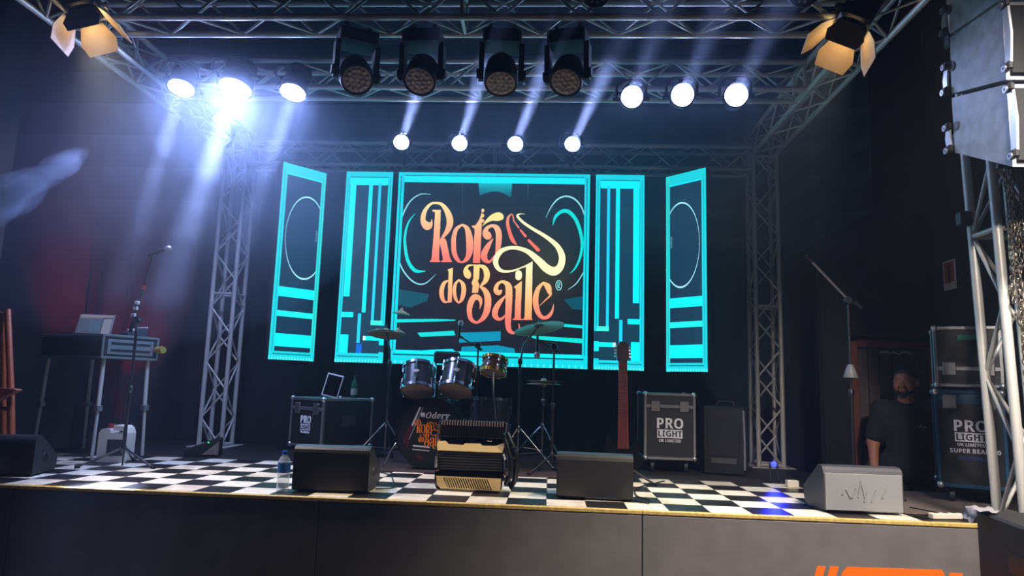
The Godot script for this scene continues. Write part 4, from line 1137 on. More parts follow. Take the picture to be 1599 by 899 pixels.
func flight_case(called: String, label: String, at: Vector3, turn: float, s: Vector3, panel: Material, edge: Material, casters: bool, lid := 0.72) -> Node3D:
	var t := thing(called, label, "flight case", at, turn, "flight cases around the stage")
	var y0 := 0.11 if casters else 0.0
	var c := Vector3(0, y0 + s.y * 0.5, 0)
	boxed(t, "body", c, s - Vector3.ONE * 0.012, panel, 0.004)
	var h := s * 0.5
	for sx in [-1.0, 1.0]:
		for sz in [-1.0, 1.0]:
			boxed(t, "edge_profile", c + Vector3(sx * (h.x - 0.011), 0, sz * (h.z - 0.011)), Vector3(0.026, s.y - 0.03, 0.026), edge, 0.004)
		for sy in [-1.0, 1.0]:
			boxed(t, "edge_profile", c + Vector3(sx * (h.x - 0.011), sy * (h.y - 0.011), 0), Vector3(0.026, 0.026, s.z - 0.03), edge, 0.004)
	for sy in [-1.0, 1.0]:
		for sz in [-1.0, 1.0]:
			boxed(t, "edge_profile", c + Vector3(0, sy * (h.y - 0.011), sz * (h.z - 0.011)), Vector3(s.x - 0.03, 0.026, 0.026), edge, 0.004)
	var steel := mat("corner_steel", Color(0.75, 0.75, 0.76), 0.3, 0.9)
	for sx in [-1.0, 1.0]:
		for sy in [-1.0, 1.0]:
			for sz in [-1.0, 1.0]:
				var st := mb()
				lathe(st, [Vector2(0, -0.026), Vector2(0.018, -0.02), Vector2(0.026, 0), Vector2(0.018, 0.02), Vector2(0, 0.026)], 10, Transform3D(Basis(), c + Vector3(sx * (h.x - 0.012), sy * (h.y - 0.012), sz * (h.z - 0.012))))
				put(st, "ball_corner", steel, t)
	# lid joint and two butterfly latches on the front
	boxed(t, "lid_profile", Vector3(0, y0 + s.y * lid, h.z - 0.006), Vector3(s.x - 0.03, 0.03, 0.016), edge, 0.003)
	for sx in [-0.28, 0.28]:
		boxed(t, "latch", Vector3(s.x * sx, y0 + s.y * lid, h.z + 0.001), Vector3(0.085, 0.1, 0.012), mat("latch_steel", Color(0.5, 0.5, 0.5), 0.4, 0.9), 0.008)
	if casters:
		for sx in [-1.0, 1.0]:
			for sz in [-1.0, 1.0]:
				var st := mb()
				lathe(st, [Vector2(0, -0.015), Vector2(0.045, -0.015), Vector2(0.048, 0), Vector2(0.045, 0.015), Vector2(0, 0.015)], 14, Transform3D(Basis(Vector3.BACK, PI / 2), Vector3(sx * (h.x - 0.08), 0.048, sz * (h.z - 0.08))))
				box(st, Vector3(sx * (h.x - 0.08), 0.1, sz * (h.z - 0.08)), Vector3(0.05, 0.03, 0.07))
				put(st, "caster", mat("caster_blue", Color(0.08, 0.1, 0.14), 0.6), t)
	return t

func case_print(t: Node3D, z: float, y: float, k: float, white: Material, more: bool) -> void:
	# PRO over LIGHT in a white bar, with the smaller lines below
	lettering(t, "PRO", 0.19 * k, white, Transform3D(Basis(), Vector3(0, y, z)))
	boxed(t, "print_bar", Vector3(0, y - 0.135 * k, z), Vector3(0.33 * k, 0.11 * k, 0.003), white)
	lettering(t, "LIGHT", 0.11 * k, mat("print_black", Color(0.04, 0.045, 0.05), 0.7), Transform3D(Basis(), Vector3(0, y - 0.135 * k, z + 0.002)))
	lettering(t, "UK LIMITED", 0.052 * k, white, Transform3D(Basis(), Vector3(0, y - 0.225 * k, z)))
	if more:
		lettering(t, "SUPER BEAM 10", 0.07 * k, white, Transform3D(Basis(), Vector3(0.02, y - 0.3 * k, z)))
		lettering(t, "MOVING LED", 0.06 * k, mat("print_blue", Color(0.2, 0.22, 0.5), 0.7), Transform3D(Basis(), Vector3(0.03, y - 0.385 * k, z)))

func tripod(t: Node3D, top: float, spread: float, m: Material, turn := 0.3, double_leg := false) -> void:
	for k in 3:
		var a := turn + TAU * k / 3.0
		var d := Vector3(cos(a), 0, sin(a))
		rod(t, "leg", [Vector3(0, top, 0) + d * 0.02, d * spread * 0.5 + Vector3(0, top * 0.55, 0), d * spread + Vector3(0, 0.012, 0)], 0.009, m)
		if double_leg: rod(t, "leg_brace", [Vector3(0, top * 0.35, 0), d * spread * 0.62 + Vector3(0, top * 0.42, 0)], 0.006, m)
		rod(t, "rubber_foot", [d * (spread - 0.012) + Vector3(0, 0.012, 0), d * (spread + 0.025) + Vector3(0, 0.011, 0)], 0.012, mat("rubber", Color(0.03, 0.03, 0.03), 0.9))

func mic_stand(at: Vector3, label: String, height: float, boom: Array, m: Material, tip: Vector3, mic: bool, legs_turn: float) -> Node3D:
	var t := thing("microphone_stand", label, "microphone stand", at)
	tripod(t, 0.14, 0.3, m, legs_turn)
	st_collar(t, 0.14, m)
	rod(t, "lower_pole", [Vector3(0, 0.1, 0), Vector3(0, height * 0.52, 0)], 0.0135, m)
	rod(t, "upper_pole", [Vector3(0, height * 0.5, 0), Vector3(0, height, 0)], 0.009, m)
	st_collar(t, height * 0.52, m)
	var st := mb()
	lathe(st, [Vector2(0, -0.022), Vector2(0.028, -0.022), Vector2(0.032, 0), Vector2(0.028, 0.022), Vector2(0, 0.022)], 16, Transform3D(Basis(Vector3.RIGHT, PI / 2), Vector3(0, height, 0)))
	put(st, "boom_joint", m, t)
	rod(t, "boom_arm", boom, 0.0075, m)
	var d: Vector3 = (boom[boom.size() - 1] - boom[boom.size() - 2]).normalized()
	var e: Vector3 = boom[boom.size() - 1]
	rod(t, "counterweight", [boom[0], boom[0] + d * 0.07], 0.014, m)
	rod(t, "clip", [e - d * 0.02, e + d * 0.02, e + d * 0.03 + tip * 0.02], 0.014, m)
	if mic:
		var c := rod(t, "microphone", [e + d * 0.03 - tip * 0.05, e + d * 0.03 + tip * 0.1], [0.01, 0.016], mat("mic_black", Color(0.05, 0.05, 0.05), 0.4), 12)
		st = mb()
		lathe(st, [Vector2(0.016, 0), Vector2(0.025, 0.012), Vector2(0.027, 0.03), Vector2(0.02, 0.05), Vector2(0, 0.058)], 14, Transform3D(frame_of(tip), e + d * 0.03 + tip * 0.1))
		put(st, "grille_ball", mat("mesh_steel", Color(0.6, 0.6, 0.62), 0.4, 0.8), c)
	return t

func st_collar(t: Node3D, y: float, m: Material) -> void:
	var st := mb()
	lathe(st, [Vector2(0, y - 0.03), Vector2(0.019, y - 0.03), Vector2(0.022, y - 0.01), Vector2(0.022, y + 0.015), Vector2(0.015, y + 0.03), Vector2(0, y + 0.03)], 14)
	put(st, "collar", m, t)

func drum(called: String, label: String, at: Vector3, lean: Basis, r: float, depth: float, shell: Material, hoop: Material, head: Material, lugs: int, badge: bool) -> Node3D:
	# axis along local y, middle of the shell at the origin
	var t := thing(called, label, "drum", at, 0.0, "drums of the kit")
	t.basis = lean
	var chrome := mat("chrome", Color(0.86, 0.86, 0.88), 0.12, 1.0)
	var st := mb()
	lathe(st, [Vector2(r * 0.96, -depth * 0.5), Vector2(r, -depth * 0.5), Vector2(r, depth * 0.5), Vector2(r * 0.96, depth * 0.5)], 40)
	put(st, "shell", shell, t)
	for s in [-1.0, 1.0]:
		st = mb()
		var y: float = s * depth * 0.5
		lathe(st, [Vector2(r * 1.0, y - 0.013), Vector2(r + 0.012, y - 0.013), Vector2(r + 0.012, y + 0.013), Vector2(r * 1.0, y + 0.013), Vector2(r * 1.0, y - 0.013)], 40)
		put(st, "hoop", hoop, t)
		st = mb()
		lathe(st, [Vector2(0, y - 0.002), Vector2(r * 0.995, y - 0.002), Vector2(r * 0.995, y + 0.002), Vector2(0, y + 0.002)], 40)
		put(st, "head", head, t)
	for k in lugs:
		var a := TAU * (k + 0.5) / lugs
		var d := Vector3(cos(a), 0, sin(a))
		for s in [-1.0, 1.0]:
			st = mb()
			box(st, Vector3.ZERO, Vector3(0.016, depth * 0.2, 0.02), 0.005, Transform3D(Basis(Vector3.UP, -a), d * (r + 0.009) + Vector3(0, s * depth * 0.22, 0)))
			put(st, "lug", chrome, t)
			rod(t, "tension_rod", [d * (r + 0.016) + Vector3(0, s * depth * 0.3, 0), d * (r + 0.016) + Vector3(0, s * (depth * 0.5 + 0.02), 0)], 0.0045, chrome, 6)
	if badge:
		st = mb()
		lathe(st, [Vector2(0, 0), Vector2(1, 0), Vector2(0.9, 0.3), Vector2(0, 0.3)], 18, Transform3D(Basis(Vector3(0.026, 0, 0), Vector3(0, 0, 0.008), Vector3(0, 0.018, 0)), Vector3(0, 0.01, r)))
		put(st, "badge", mat("badge_pale", Color(0.8, 0.8, 0.78), 0.4), t)
	return t

func cymbal_shape(r: float) -> SurfaceTool:
	var st := mb()
	lathe(st, [Vector2(0.006, 0.036), Vector2(r * 0.1, 0.034), Vector2(r * 0.2, 0.012), Vector2(r * 0.24, 0.009), Vector2(r * 0.6, -0.004), Vector2(r, -0.022), Vector2(r, -0.0235), Vector2(r * 0.6, -0.0065), Vector2(r * 0.24, 0.006), Vector2(r * 0.2, 0.009), Vector2(r * 0.1, 0.031), Vector2(0.006, 0.033)], 40)
	return st

func cymbal_stand(at: Vector3, label: String, top: Vector3, cymbals: Array, legs_turn: float) -> void:
	# cymbals: [offset from the top, radius, lean basis]
	var t := thing("cymbal_stand", label, "cymbal", at, 0.0, "cymbals of the kit")
	var chrome := mat("stand_chrome", Color(0.5, 0.5, 0.52), 0.25, 1.0)
	tripod(t, 0.34, 0.32, chrome, legs_turn, true)
	rod(t, "pole", [Vector3(0, 0.1, 0), Vector3(0, top.y * 0.75, 0)], 0.013, chrome)
	st_collar(t, 0.34, chrome); st_collar(t, top.y * 0.75, chrome)
	rod(t, "boom_arm", [Vector3(0, top.y * 0.73, 0), Vector3(top.x * 0.15, top.y * 0.86, top.z * 0.15), top], 0.009, chrome)
	for c in cymbals:
		var p: Vector3 = top + c[0]
		var o := put(cymbal_shape(c[1]), "cymbal", mat("cymbal_bronze", Color(0.66, 0.62, 0.52), 0.35, 0.45), t)
		o.transform = Transform3D(c[2], p)
		rod(t, "wing_nut", [p + Vector3(0, 0.02, 0), p + Vector3(0, 0.07, 0)], 0.008, chrome)

func accordion(at: Vector3, turn: float) -> void:
	var t := thing("accordion", "black piano accordion with cream trim standing on its bass end at stage edge", "accordion", at, turn)
	var black := mat("accordion_black", Color(0.035, 0.033, 0.038), 0.12)
	black.clearcoat_enabled = true; black.clearcoat = 0.8; black.clearcoat_roughness = 0.05
	var cream := mat("accordion_cream", Color(0.86, 0.74, 0.52), 0.28)
	var w := 0.47
	# bass end: rounded box that lies on the floor, grille panel towards the front
	var st := mb()
	prism(st, PackedVector2Array([Vector2(-w * 0.5, 0.13), Vector2(-w * 0.5, 0.05), Vector2(-w * 0.48, 0.022), Vector2(-w * 0.44, 0.006), Vector2(-w * 0.4, 0.0), Vector2(w * 0.4, 0.0), Vector2(w * 0.44, 0.006), Vector2(w * 0.48, 0.022), Vector2(w * 0.5, 0.05), Vector2(w * 0.5, 0.13)]), -0.2, 0.0)
	var bass := put(st, "bass_body", black, t)
	st = mb()
	prism(st, PackedVector2Array([Vector2(-0.225, 0.098), Vector2(-0.215, 0.04), Vector2(-0.19, 0.016), Vector2(0.22, 0.016), Vector2(0.225, 0.098)]), 0.0, 0.004)
	put(st, "grille_panel", cream, bass)
	st = mb()
	prism(st, PackedVector2Array([Vector2(-0.175, 0.09), Vector2(-0.14, 0.024), Vector2(0.17, 0.024), Vector2(0.13, 0.09)]), 0.004, 0.0055)
	put(st, "grille_cloth", mat("grille_cloth", Color(0.03, 0.025, 0.02), 0.9), bass)
	for i in 19:
		var x := -0.165 + i * 0.0166
		st = mb()
		prism(st, PackedVector2Array([Vector2(x, 0.09), Vector2(x + 0.007, 0.09), Vector2(x + 0.037, 0.024), Vector2(x + 0.03, 0.024)]), 0.0055, 0.009)
		put(st, "slat", cream, bass)
	# bellows: folds
	for i in 7:
		var y := 0.137 + i * 0.0185
		st = mb()
		var d := 0.006
		for s in [0, 1]:
			var y0: float = y + s * 0.009
			var o0 := d if s == 1 else 0.0
			var o1 := 0.0 if s == 1 else d
			var a := [Vector3(-w * 0.49 - o0 + d, y0, -0.01 + o0 - d), Vector3(w * 0.49 + o0 - d, y0, -0.01 + o0 - d), Vector3(w * 0.49 + o0 - d, y0, -0.19 - o0 + d), Vector3(-w * 0.49 - o0 + d, y0, -0.19 - o0 + d)]
			var b := [Vector3(-w * 0.49 - o1 + d, y0 + 0.009, -0.01 + o1 - d), Vector3(w * 0.49 + o1 - d, y0 + 0.009, -0.01 + o1 - d), Vector3(w * 0.49 + o1 - d, y0 + 0.009, -0.19 - o1 + d), Vector3(-w * 0.49 - o1 + d, y0 + 0.009, -0.19 - o1 + d)]
			for k in 4:
				quad(st, a[k], b[k], b[(k + 1) % 4], a[(k + 1) % 4])
		put(st, "bellows_fold", mat("bellows_black", Color(0.05, 0.045, 0.042), 0.55), t)
	var steel := mat("chrome", Color(0.86, 0.86, 0.88), 0.12, 1.0)
	for x in [-w * 0.5 + 0.004, w * 0.5 - 0.004]:
		boxed(t, "corner_clip", Vector3(x, 0.195, -0.012), Vector3(0.014, 0.09, 0.02), steel, 0.004)
	# treble end: leans back, keys on top
	var tx := Transform3D(Basis(Vector3.RIGHT, -0.4), Vector3(0, 0.268, -0.01))
	st = mb()
	box(st, Vector3(0.005, 0.075, -0.1), Vector3(w - 0.01, 0.16, 0.17), 0.015, tx)
	var treble := put(st, "treble_body", black, t)
	st = mb()
	prism(st, PackedVector2Array([Vector2(-0.225, 0.0), Vector2(0.225, 0.0), Vector2(0.235, 0.05), Vector2(0.23, 0.068), Vector2(0.18, 0.046), Vector2(0.085, 0.044), Vector2(0.07, 0.058), Vector2(-0.035, 0.056), Vector2(-0.05, 0.044), Vector2(-0.15, 0.046), Vector2(-0.175, 0.068), Vector2(-0.225, 0.066), Vector2(-0.232, 0.04)]), -0.012, 0.006, tx)
	put(st, "cream_trim", cream, treble)
	boxed(treble, "register_switch", Vector3(0.13, 0.085, -0.006), Vector3(0.035, 0.012, 0.012), steel, 0.003, tx)
	for i in 24:
		var x := -0.225 + i * 0.0188
		var key := boxed(treble, "key", Vector3(x + 0.009, 0.16, -0.03), Vector3(0.0155, 0.125, 0.075), mat("key_black", Color(0.055, 0.05, 0.05), 0.2), 0.004, tx)
		boxed(key, "key_tip", Vector3(x + 0.009, 0.2, 0.0085), Vector3(0.009, 0.04, 0.006), mat("key_tip", Color(0.4, 0.35, 0.32), 0.3), 0.003, tx)
	rod(treble, "edge_trim", [tx * Vector3(-0.236, 0.06, 0.0), tx * Vector3(-0.236, 0.22, -0.012)], 0.005, steel)
	rod(treble, "edge_trim", [tx * Vector3(0.238, 0.06, 0.0), tx * Vector3(0.238, 0.22, -0.012)], 0.005, steel)
	# strap hanging at the right end
	var strap := mat("strap_leather", Color(0.05, 0.045, 0.045), 0.35)
	st = mb()
	var path := [Vector3(0.25, 0.4, -0.06), Vector3(0.3, 0.3, -0.04), Vector3(0.325, 0.2, -0.05), Vector3(0.31, 0.08, -0.08), Vector3(0.285, 0.03, -0.11), Vector3(0.25, 0.1, -0.14)]
	for i in path.size() - 1:
		box(st, (path[i] + path[i + 1]) * 0.5, Vector3(0.012, (path[i + 1] - path[i]).length() * 1.08, 0.05), 0.004, Transform3D())
	st = mb()
	tube(st, path, [0.016, 0.02, 0.022, 0.02, 0.018, 0.014], 8)
	put(st, "shoulder_strap", strap, t)
	st = mb()
	tube(st, [Vector3(0.24, 0.36, -0.02), Vector3(0.285, 0.24, 0.0), Vector3(0.29, 0.12, -0.01), Vector3(0.25, 0.06, -0.03)], [0.012, 0.016, 0.018, 0.012], 8)
	put(st, "bass_strap", strap, t)
	for y in [0.3, 0.24]:
		boxed(t, "buckle", Vector3(0.3, y, -0.02), Vector3(0.03, 0.02, 0.01), steel, 0.003)

func bottle(called: String, label: String, at: Vector3, prof: Array, body: Material, cap: Material, cap_y: float, cap_r: float, wrap: Material, wrap_at: Vector2) -> Node3D:
	var t := thing(called, label, "bottle", at)
	var st := mb()
	lathe(st, prof, 24)
	put(st, "body", body, t)
	if cap:
		st = mb()
		lathe(st, [Vector2(0, cap_y), Vector2(cap_r, cap_y), Vector2(cap_r, cap_y + 0.018), Vector2(cap_r * 0.9, cap_y + 0.021), Vector2(0, cap_y + 0.021)], 18)
		put(st, "cap", cap, t)
	if wrap:
		var r := 0.0
		for p in prof:
			if p.y <= wrap_at.x: r = p.x
		st = mb()
		lathe(st, [Vector2(r + 0.0008, wrap_at.x), Vector2(r + 0.0012, wrap_at.y)], 24)
		put(st, "wrapper", wrap, t)
	return t

# ---------------------------------------------------------------- a person, as one smooth surface
func flesh(bones: Array, cell: float, blend: float, cut := Vector4(0, 0, 0, 1e9)) -> SurfaceTool:
	# bones: [a, ra, b, rb]; the field is the smooth minimum of tapered capsules; surface nets mesh it
	var lo := Vector3.ONE * 1e9
	var hi := -lo
	for b in bones:
		for k in [0, 2]:
			lo = lo.min(b[k] - Vector3.ONE * (b[k + 1] + cell * 3.0)); hi = hi.max(b[k] + Vector3.ONE * (b[k + 1] + cell * 3.0))
	var n := Vector3i(((hi - lo) / cell).ceil()) + Vector3i.ONE
	var f := PackedFloat32Array()
	f.resize(n.x * n.y * n.z); f.fill(1.0)
	var nxy := n.x * n.y
	for b in bones:
		var a: Vector3 = b[0]
		var ra: float = b[1]
		var e: Vector3 = b[2]
		var rb: float = b[3]
		var m := maxf(ra, rb) + blend + cell * 2.0
		var i0 := Vector3i(((a.min(e) - Vector3.ONE * m - lo) / cell).floor()).clamp(Vector3i.ZERO, n - Vector3i.ONE)
		var i1 := Vector3i(((a.max(e) + Vector3.ONE * m - lo) / cell).ceil()).clamp(Vector3i.ZERO, n - Vector3i.ONE)
		var ab := e - a
		var l2 := maxf(ab.length_squared(), 1e-9)
		for z in range(i0.z, i1.z + 1):
			for y in range(i0.y, i1.y + 1):
				var at := z * nxy + y * n.x
				for x in range(i0.x, i1.x + 1):
					var p := lo + Vector3(x, y, z) * cell
					var t := clampf((p - a).dot(ab) / l2, 0.0, 1.0)
					var d := (p - a - ab * t).length() - ra - (rb - ra) * t
					var o := f[at + x]
					var h := maxf(blend - absf(d - o), 0.0) / blend
					f[at + x] = minf(d, o) - h * h * blend * 0.25
	if cut.w < 1e8:
		for z in n.z:
			for y in n.y:
				for x in n.x:
					var p := lo + Vector3(x, y, z) * cell
					f[z * nxy + y * n.x + x] = maxf(f[z * nxy + y * n.x + x], p.x * cut.x + p.y * cut.y + p.z * cut.z - cut.w)
	var id := {}
	var verts := []
	var offs := [0, 1, n.x, n.x + 1, nxy, nxy + 1, nxy + n.x, nxy + n.x + 1]
	var edges := [[0, 1], [2, 3], [4, 5], [6, 7], [0, 2], [1, 3], [4, 6], [5, 7], [0, 4], [1, 5], [2, 6], [3, 7]]
	for z in n.z - 1:
		for y in n.y - 1:
			for x in n.x - 1:
				var at := z * nxy + y * n.x + x
				var first := f[at] < 0.0
				var mixed := false
				for k in range(1, 8):
					if (f[at + offs[k]] < 0.0) != first:
						mixed = true
						break
				if not mixed: continue
				var s := Vector3.ZERO
				var c := 0
				for e in edges:
					var v0 := f[at + offs[e[0]]]
					var v1 := f[at + offs[e[1]]]
					if (v0 < 0.0) != (v1 < 0.0):
						var t := v0 / (v0 - v1)
						var p0 := Vector3(e[0] & 1, (e[0] >> 1) & 1, e[0] >> 2)
						var p1 := Vector3(e[1] & 1, (e[1] >> 1) & 1, e[1] >> 2)
						s += p0.lerp(p1, t); c += 1
				id[at] = verts.size()
				verts.append(lo + (Vector3(x, y, z) + s / c) * cell)
	var st := mb()
	st.set_smooth_group(0)
	for at in id:
		var inside := f[at] < 0.0
		for ax in 3:
			var du: int = [1, n.x, nxy][ax]
			if (f[at + du] < 0.0) == inside: continue
			var p: int = [n.x, nxy, 1][ax]
			var q: int = [nxy, 1, n.x][ax]
			if not (id.has(at - p) and id.has(at - q) and id.has(at - p - q)): continue
			var a: Vector3 = verts[id[at]]
			var b: Vector3 = verts[id[at - p]]
			var c: Vector3 = verts[id[at - p - q]]
			var d: Vector3 = verts[id[at - q]]
			if inside: quad(st, a, d, c, b)
			else: quad(st, a, b, c, d)
	return st

func person(at: Vector3, turn: float) -> void:
	var t := thing("person", "bearded man in black shirt standing offstage beside the blue flight case", "person", at, turn)
	var skin := mat("skin", Color(0.62, 0.4, 0.31), 0.55)
	skin.subsurf_scatter_enabled = true; skin.subsurf_scatter_strength = 0.15
	var cloth := mat("shirt_black", Color(0.035, 0.035, 0.04), 0.85)
	var jeans := mat("trousers_black", Color(0.05, 0.05, 0.06), 0.85)
	var dark := mat("hair_black", Color(0.035, 0.027, 0.023), 0.6)
	var V := func(x, y, z): return Vector3(x, y, z)
	# facing +z; heights in metres above the hall floor
	var H := 1.655          # middle of the head
	var body := []
	body.append([V.call(0, 1.02, 0), 0.15, V.call(0, 1.3, 0.0), 0.15])
	body.append([V.call(-0.07, 1.3, 0), 0.13, V.call(0.07, 1.3, 0), 0.13])
	body.append([V.call(-0.17, 1.42, -0.01), 0.07, V.call(0.17, 1.42, -0.01), 0.07])
	body.append([V.call(0, 1.42, -0.02), 0.068, V.call(0, 1.56, 0.0), 0.062])
	body.append([V.call(-0.08, 0.95, 0), 0.13, V.call(0.08, 0.95, 0), 0.13])
	for s in [-1.0, 1.0]:
		body.append([V.call(s * 0.1, 0.92, 0), 0.095, V.call(s * 0.11, 0.5, 0.01), 0.062])
		body.append([V.call(s * 0.11, 0.5, 0.01), 0.06, V.call(s * 0.11, 0.12, -0.02), 0.042])
		body.append([V.call(s * 0.11, 0.07, -0.04), 0.042, V.call(s * 0.12, 0.05, 0.15), 0.035])
		body.append([V.call(s * 0.2, 1.42, -0.01), 0.065, V.call(s * 0.265, 1.14, -0.03), 0.048])
		body.append([V.call(s * 0.265, 1.14, -0.03), 0.046, V.call(s * 0.275, 0.9, 0.06), 0.032])
		body.append([V.call(s * 0.275, 0.9, 0.06), 0.028, V.call(s * 0.272, 0.83, 0.085), 0.036])
		for k in 4:       # fingers hang and curl a little
			var z0 := 0.06 + k * 0.019
			body.append([V.call(s * 0.272, 0.82, z0), 0.0095, V.call(s * 0.274, 0.772 - (0.006 if k in [1, 2] else 0.0), z0 + 0.012), 0.009])
			body.append([V.call(s * 0.274, 0.772 - (0.006 if k in [1, 2] else 0.0), z0 + 0.012), 0.009, V.call(s * 0.258, 0.735 - (0.008 if k in [1, 2] else 0.0), z0 + 0.014), 0.0078])
		body.append([V.call(s * 0.262, 0.86, 0.105), 0.011, V.call(s * 0.245, 0.805, 0.125), 0.0095])
	var st := flesh(body, 0.014, 0.035)
	# the head gets a finer grid and joins at the neck
	var head := []
	head.append([V.call(0, H + 0.035, -0.025), 0.085, V.call(0, H + 0.03, 0.012), 0.083])
	head.append([V.call(0, H - 0.02, 0.02), 0.072, V.call(0, H - 0.055, 0.03), 0.062])
	head.append([V.call(0, H - 0.085, 0.045), 0.04, V.call(0, H - 0.07, 0.03), 0.055])
	head.append([V.call(-0.03, H + 0.022, 0.077), 0.017, V.call(0.03, H + 0.022, 0.077), 0.017])
	head.append([V.call(0, H + 0.01, 0.094), 0.009, V.call(0, H - 0.026, 0.115), 0.0135])
	head.append([V.call(-0.012, H - 0.03, 0.1), 0.01, V.call(0.012, H - 0.03, 0.1), 0.01])
	head.append([V.call(-0.02, H - 0.056, 0.092), 0.008, V.call(0.02, H - 0.056, 0.092), 0.008])
	head.append([V.call(-0.017, H - 0.069, 0.088), 0.0085, V.call(0.017, H - 0.069, 0.088), 0.0085])
	head.append([V.call(0, H - 0.1, 0.01), 0.058, V.call(0, H - 0.17, -0.01), 0.062])
	for s in [-1.0, 1.0]:
		head.append([V.call(s * 0.045, H - 0.02, 0.062), 0.03, V.call(s * 0.05, H - 0.045, 0.045), 0.03])
		head.append([V.call(s * 0.083, H + 0.015, -0.005), 0.012, V.call(s * 0.09, H - 0.03, -0.0), 0.011])
		head.append([V.call(s * 0.083, H + 0.015, -0.005), 0.01, V.call(s * 0.097, H - 0.005, -0.016), 0.008])
	var turnhead := Transform3D(Basis(Vector3.UP, -0.45), Vector3(0, 0, 0))
	var hs := flesh(head, 0.005, 0.018)
	hs.generate_normals()
	st.generate_normals()
	var joined := SurfaceTool.new()
	joined.begin(Mesh.PRIMITIVE_TRIANGLES)
	joined.append_from(st.commit(), 0, Transform3D())
	joined.append_from(hs.commit(), 0, turnhead)
	var bm := MeshInstance3D.new()
	bm.mesh = joined.commit(); bm.material_override = skin; bm.name = "body"; t.add_child(bm)
	# hair, beard, brows, eyes
	var hair := flesh([
		[V.call(0, H + 0.058, -0.035), 0.087, V.call(0, H + 0.066, 0.0), 0.082], [V.call(-0.045, H + 0.078, 0.035), 0.03, V.call(0.045, H + 0.08, 0.035), 0.032],
		[V.call(0, H + 0.0, -0.055), 0.062, V.call(0, H - 0.04, -0.05), 0.048], [V.call(-0.062, H + 0.03, -0.03), 0.028, V.call(-0.07, H + 0.02, -0.01), 0.018], [V.call(0.062, H + 0.03, -0.03), 0.028, V.call(0.07, H + 0.02, -0.01), 0.018]], 0.006, 0.02)
	var o := put(hair, "hair", dark, t)
	o.transform = turnhead
	var beard := flesh([
		[V.call(-0.066, H - 0.03, 0.015), 0.014, V.call(-0.058, H - 0.075, 0.035), 0.02], [V.call(0.066, H - 0.03, 0.015), 0.014, V.call(0.058, H - 0.075, 0.035), 0.02],
		[V.call(-0.058, H - 0.075, 0.035), 0.02, V.call(0, H - 0.105, 0.072), 0.026], [V.call(0.058, H - 0.075, 0.035), 0.02, V.call(0, H - 0.105, 0.072), 0.026],
		[V.call(-0.022, H - 0.044, 0.098), 0.007, V.call(0.022, H - 0.044, 0.098), 0.007], [V.call(-0.024, H - 0.046, 0.096), 0.006, V.call(-0.034, H - 0.078, 0.082), 0.01], [V.call(0.024, H - 0.046, 0.096), 0.006, V.call(0.034, H - 0.078, 0.082), 0.01]], 0.005, 0.012)
	o = put(beard, "beard", dark, t)
	o.transform = turnhead
	for s in [-1.0, 1.0]:
		st = mb()
		lathe(st, [Vector2(0, -0.011), Vector2(0.008, -0.008), Vector2(0.011, 0), Vector2(0.008, 0.008), Vector2(0, 0.011)], 12, turnhead * Transform3D(Basis(), V.call(s * 0.031, H + 0.002, 0.081)))
		var eye := put(st, "eye", mat("eye_white", Color(0.75, 0.72, 0.68), 0.2), t)
		st = mb()
		lathe(st, [Vector2(0, 0), Vector2(0.005, 0), Vector2(0, 0.0015)], 10, turnhead * Transform3D(Basis(Vector3.RIGHT, PI / 2), V.call(s * 0.031, H + 0.001, 0.0912)))
		put(st, "iris", mat("iris_dark", Color(0.03, 0.02, 0.015), 0.2), eye)
		st = mb()
		tube(st, [turnhead * V.call(s * 0.014, H + 0.024, 0.096), turnhead * V.call(s * 0.032, H + 0.029, 0.093), turnhead * V.call(s * 0.05, H + 0.022, 0.08)], [0.0035, 0.0045, 0.003], 6)
		put(st, "eyebrow", dark, t)
	st = mb()
	lathe(st, [Vector2(0, -0.008), Vector2(0.007, -0.004), Vector2(0.008, 0.003), Vector2(0, 0.009)], 10, turnhead * Transform3D(Basis(), V.call(0.098, H - 0.012, 0.002)))
	put(st, "earbud", mat("earbud_white", Color(0.9, 0.9, 0.9), 0.3), t)
	# shirt with short sleeves, trousers, shoes
	var shirt := [
		[V.call(0, 0.96, 0), 0.172, V.call(0, 1.3, 0.0), 0.168], [V.call(-0.07, 1.3, 0), 0.148, V.call(0.07, 1.3, 0), 0.148],
		[V.call(-0.18, 1.42, -0.01), 0.084, V.call(0.18, 1.42, -0.01), 0.084], [V.call(-0.1, 0.94, 0), 0.15, V.call(0.1, 0.94, 0), 0.15]]
	for s in [-1.0, 1.0]:
		shirt.append([V.call(s * 0.2, 1.42, -0.01), 0.08, V.call(s * 0.25, 1.2, -0.025), 0.074])
	o = put(flesh(shirt, 0.014, 0.035), "shirt", cloth, t)
	st = mb()
	var neck := []
	for k in 20:
		var a := TAU * k / 20.0
		neck.append(V.call(0.082 * cos(a), 1.488 - 0.022 * sin(a), -0.012 + 0.085 * sin(a)))
	tube(st, neck, 0.011, 6, true)
	put(st, "collar", cloth, o)
	st = mb()
	tube(st, [V.call(0.06, 1.285, 0.163), V.call(0.075, 1.3, 0.163), V.call(0.085, 1.28, 0.163), V.call(0.1, 1.29, 0.16), V.call(0.115, 1.283, 0.155)], 0.006, 6)
	put(st, "chest_emblem", mat("emblem_grey", Color(0.6, 0.58, 0.55), 0.6), o)
	var legs := [[V.call(-0.08, 0.95, 0), 0.14, V.call(0.08, 0.95, 0), 0.14]]
	for s in [-1.0, 1.0]:
		legs.append([V.call(s * 0.1, 0.9, 0), 0.108, V.call(s * 0.11, 0.5, 0.01), 0.078])
		legs.append([V.call(s * 0.11, 0.5, 0.01), 0.078, V.call(s * 0.11, 0.12, -0.02), 0.064])
	put(flesh(legs, 0.016, 0.03), "trousers", jeans, t)
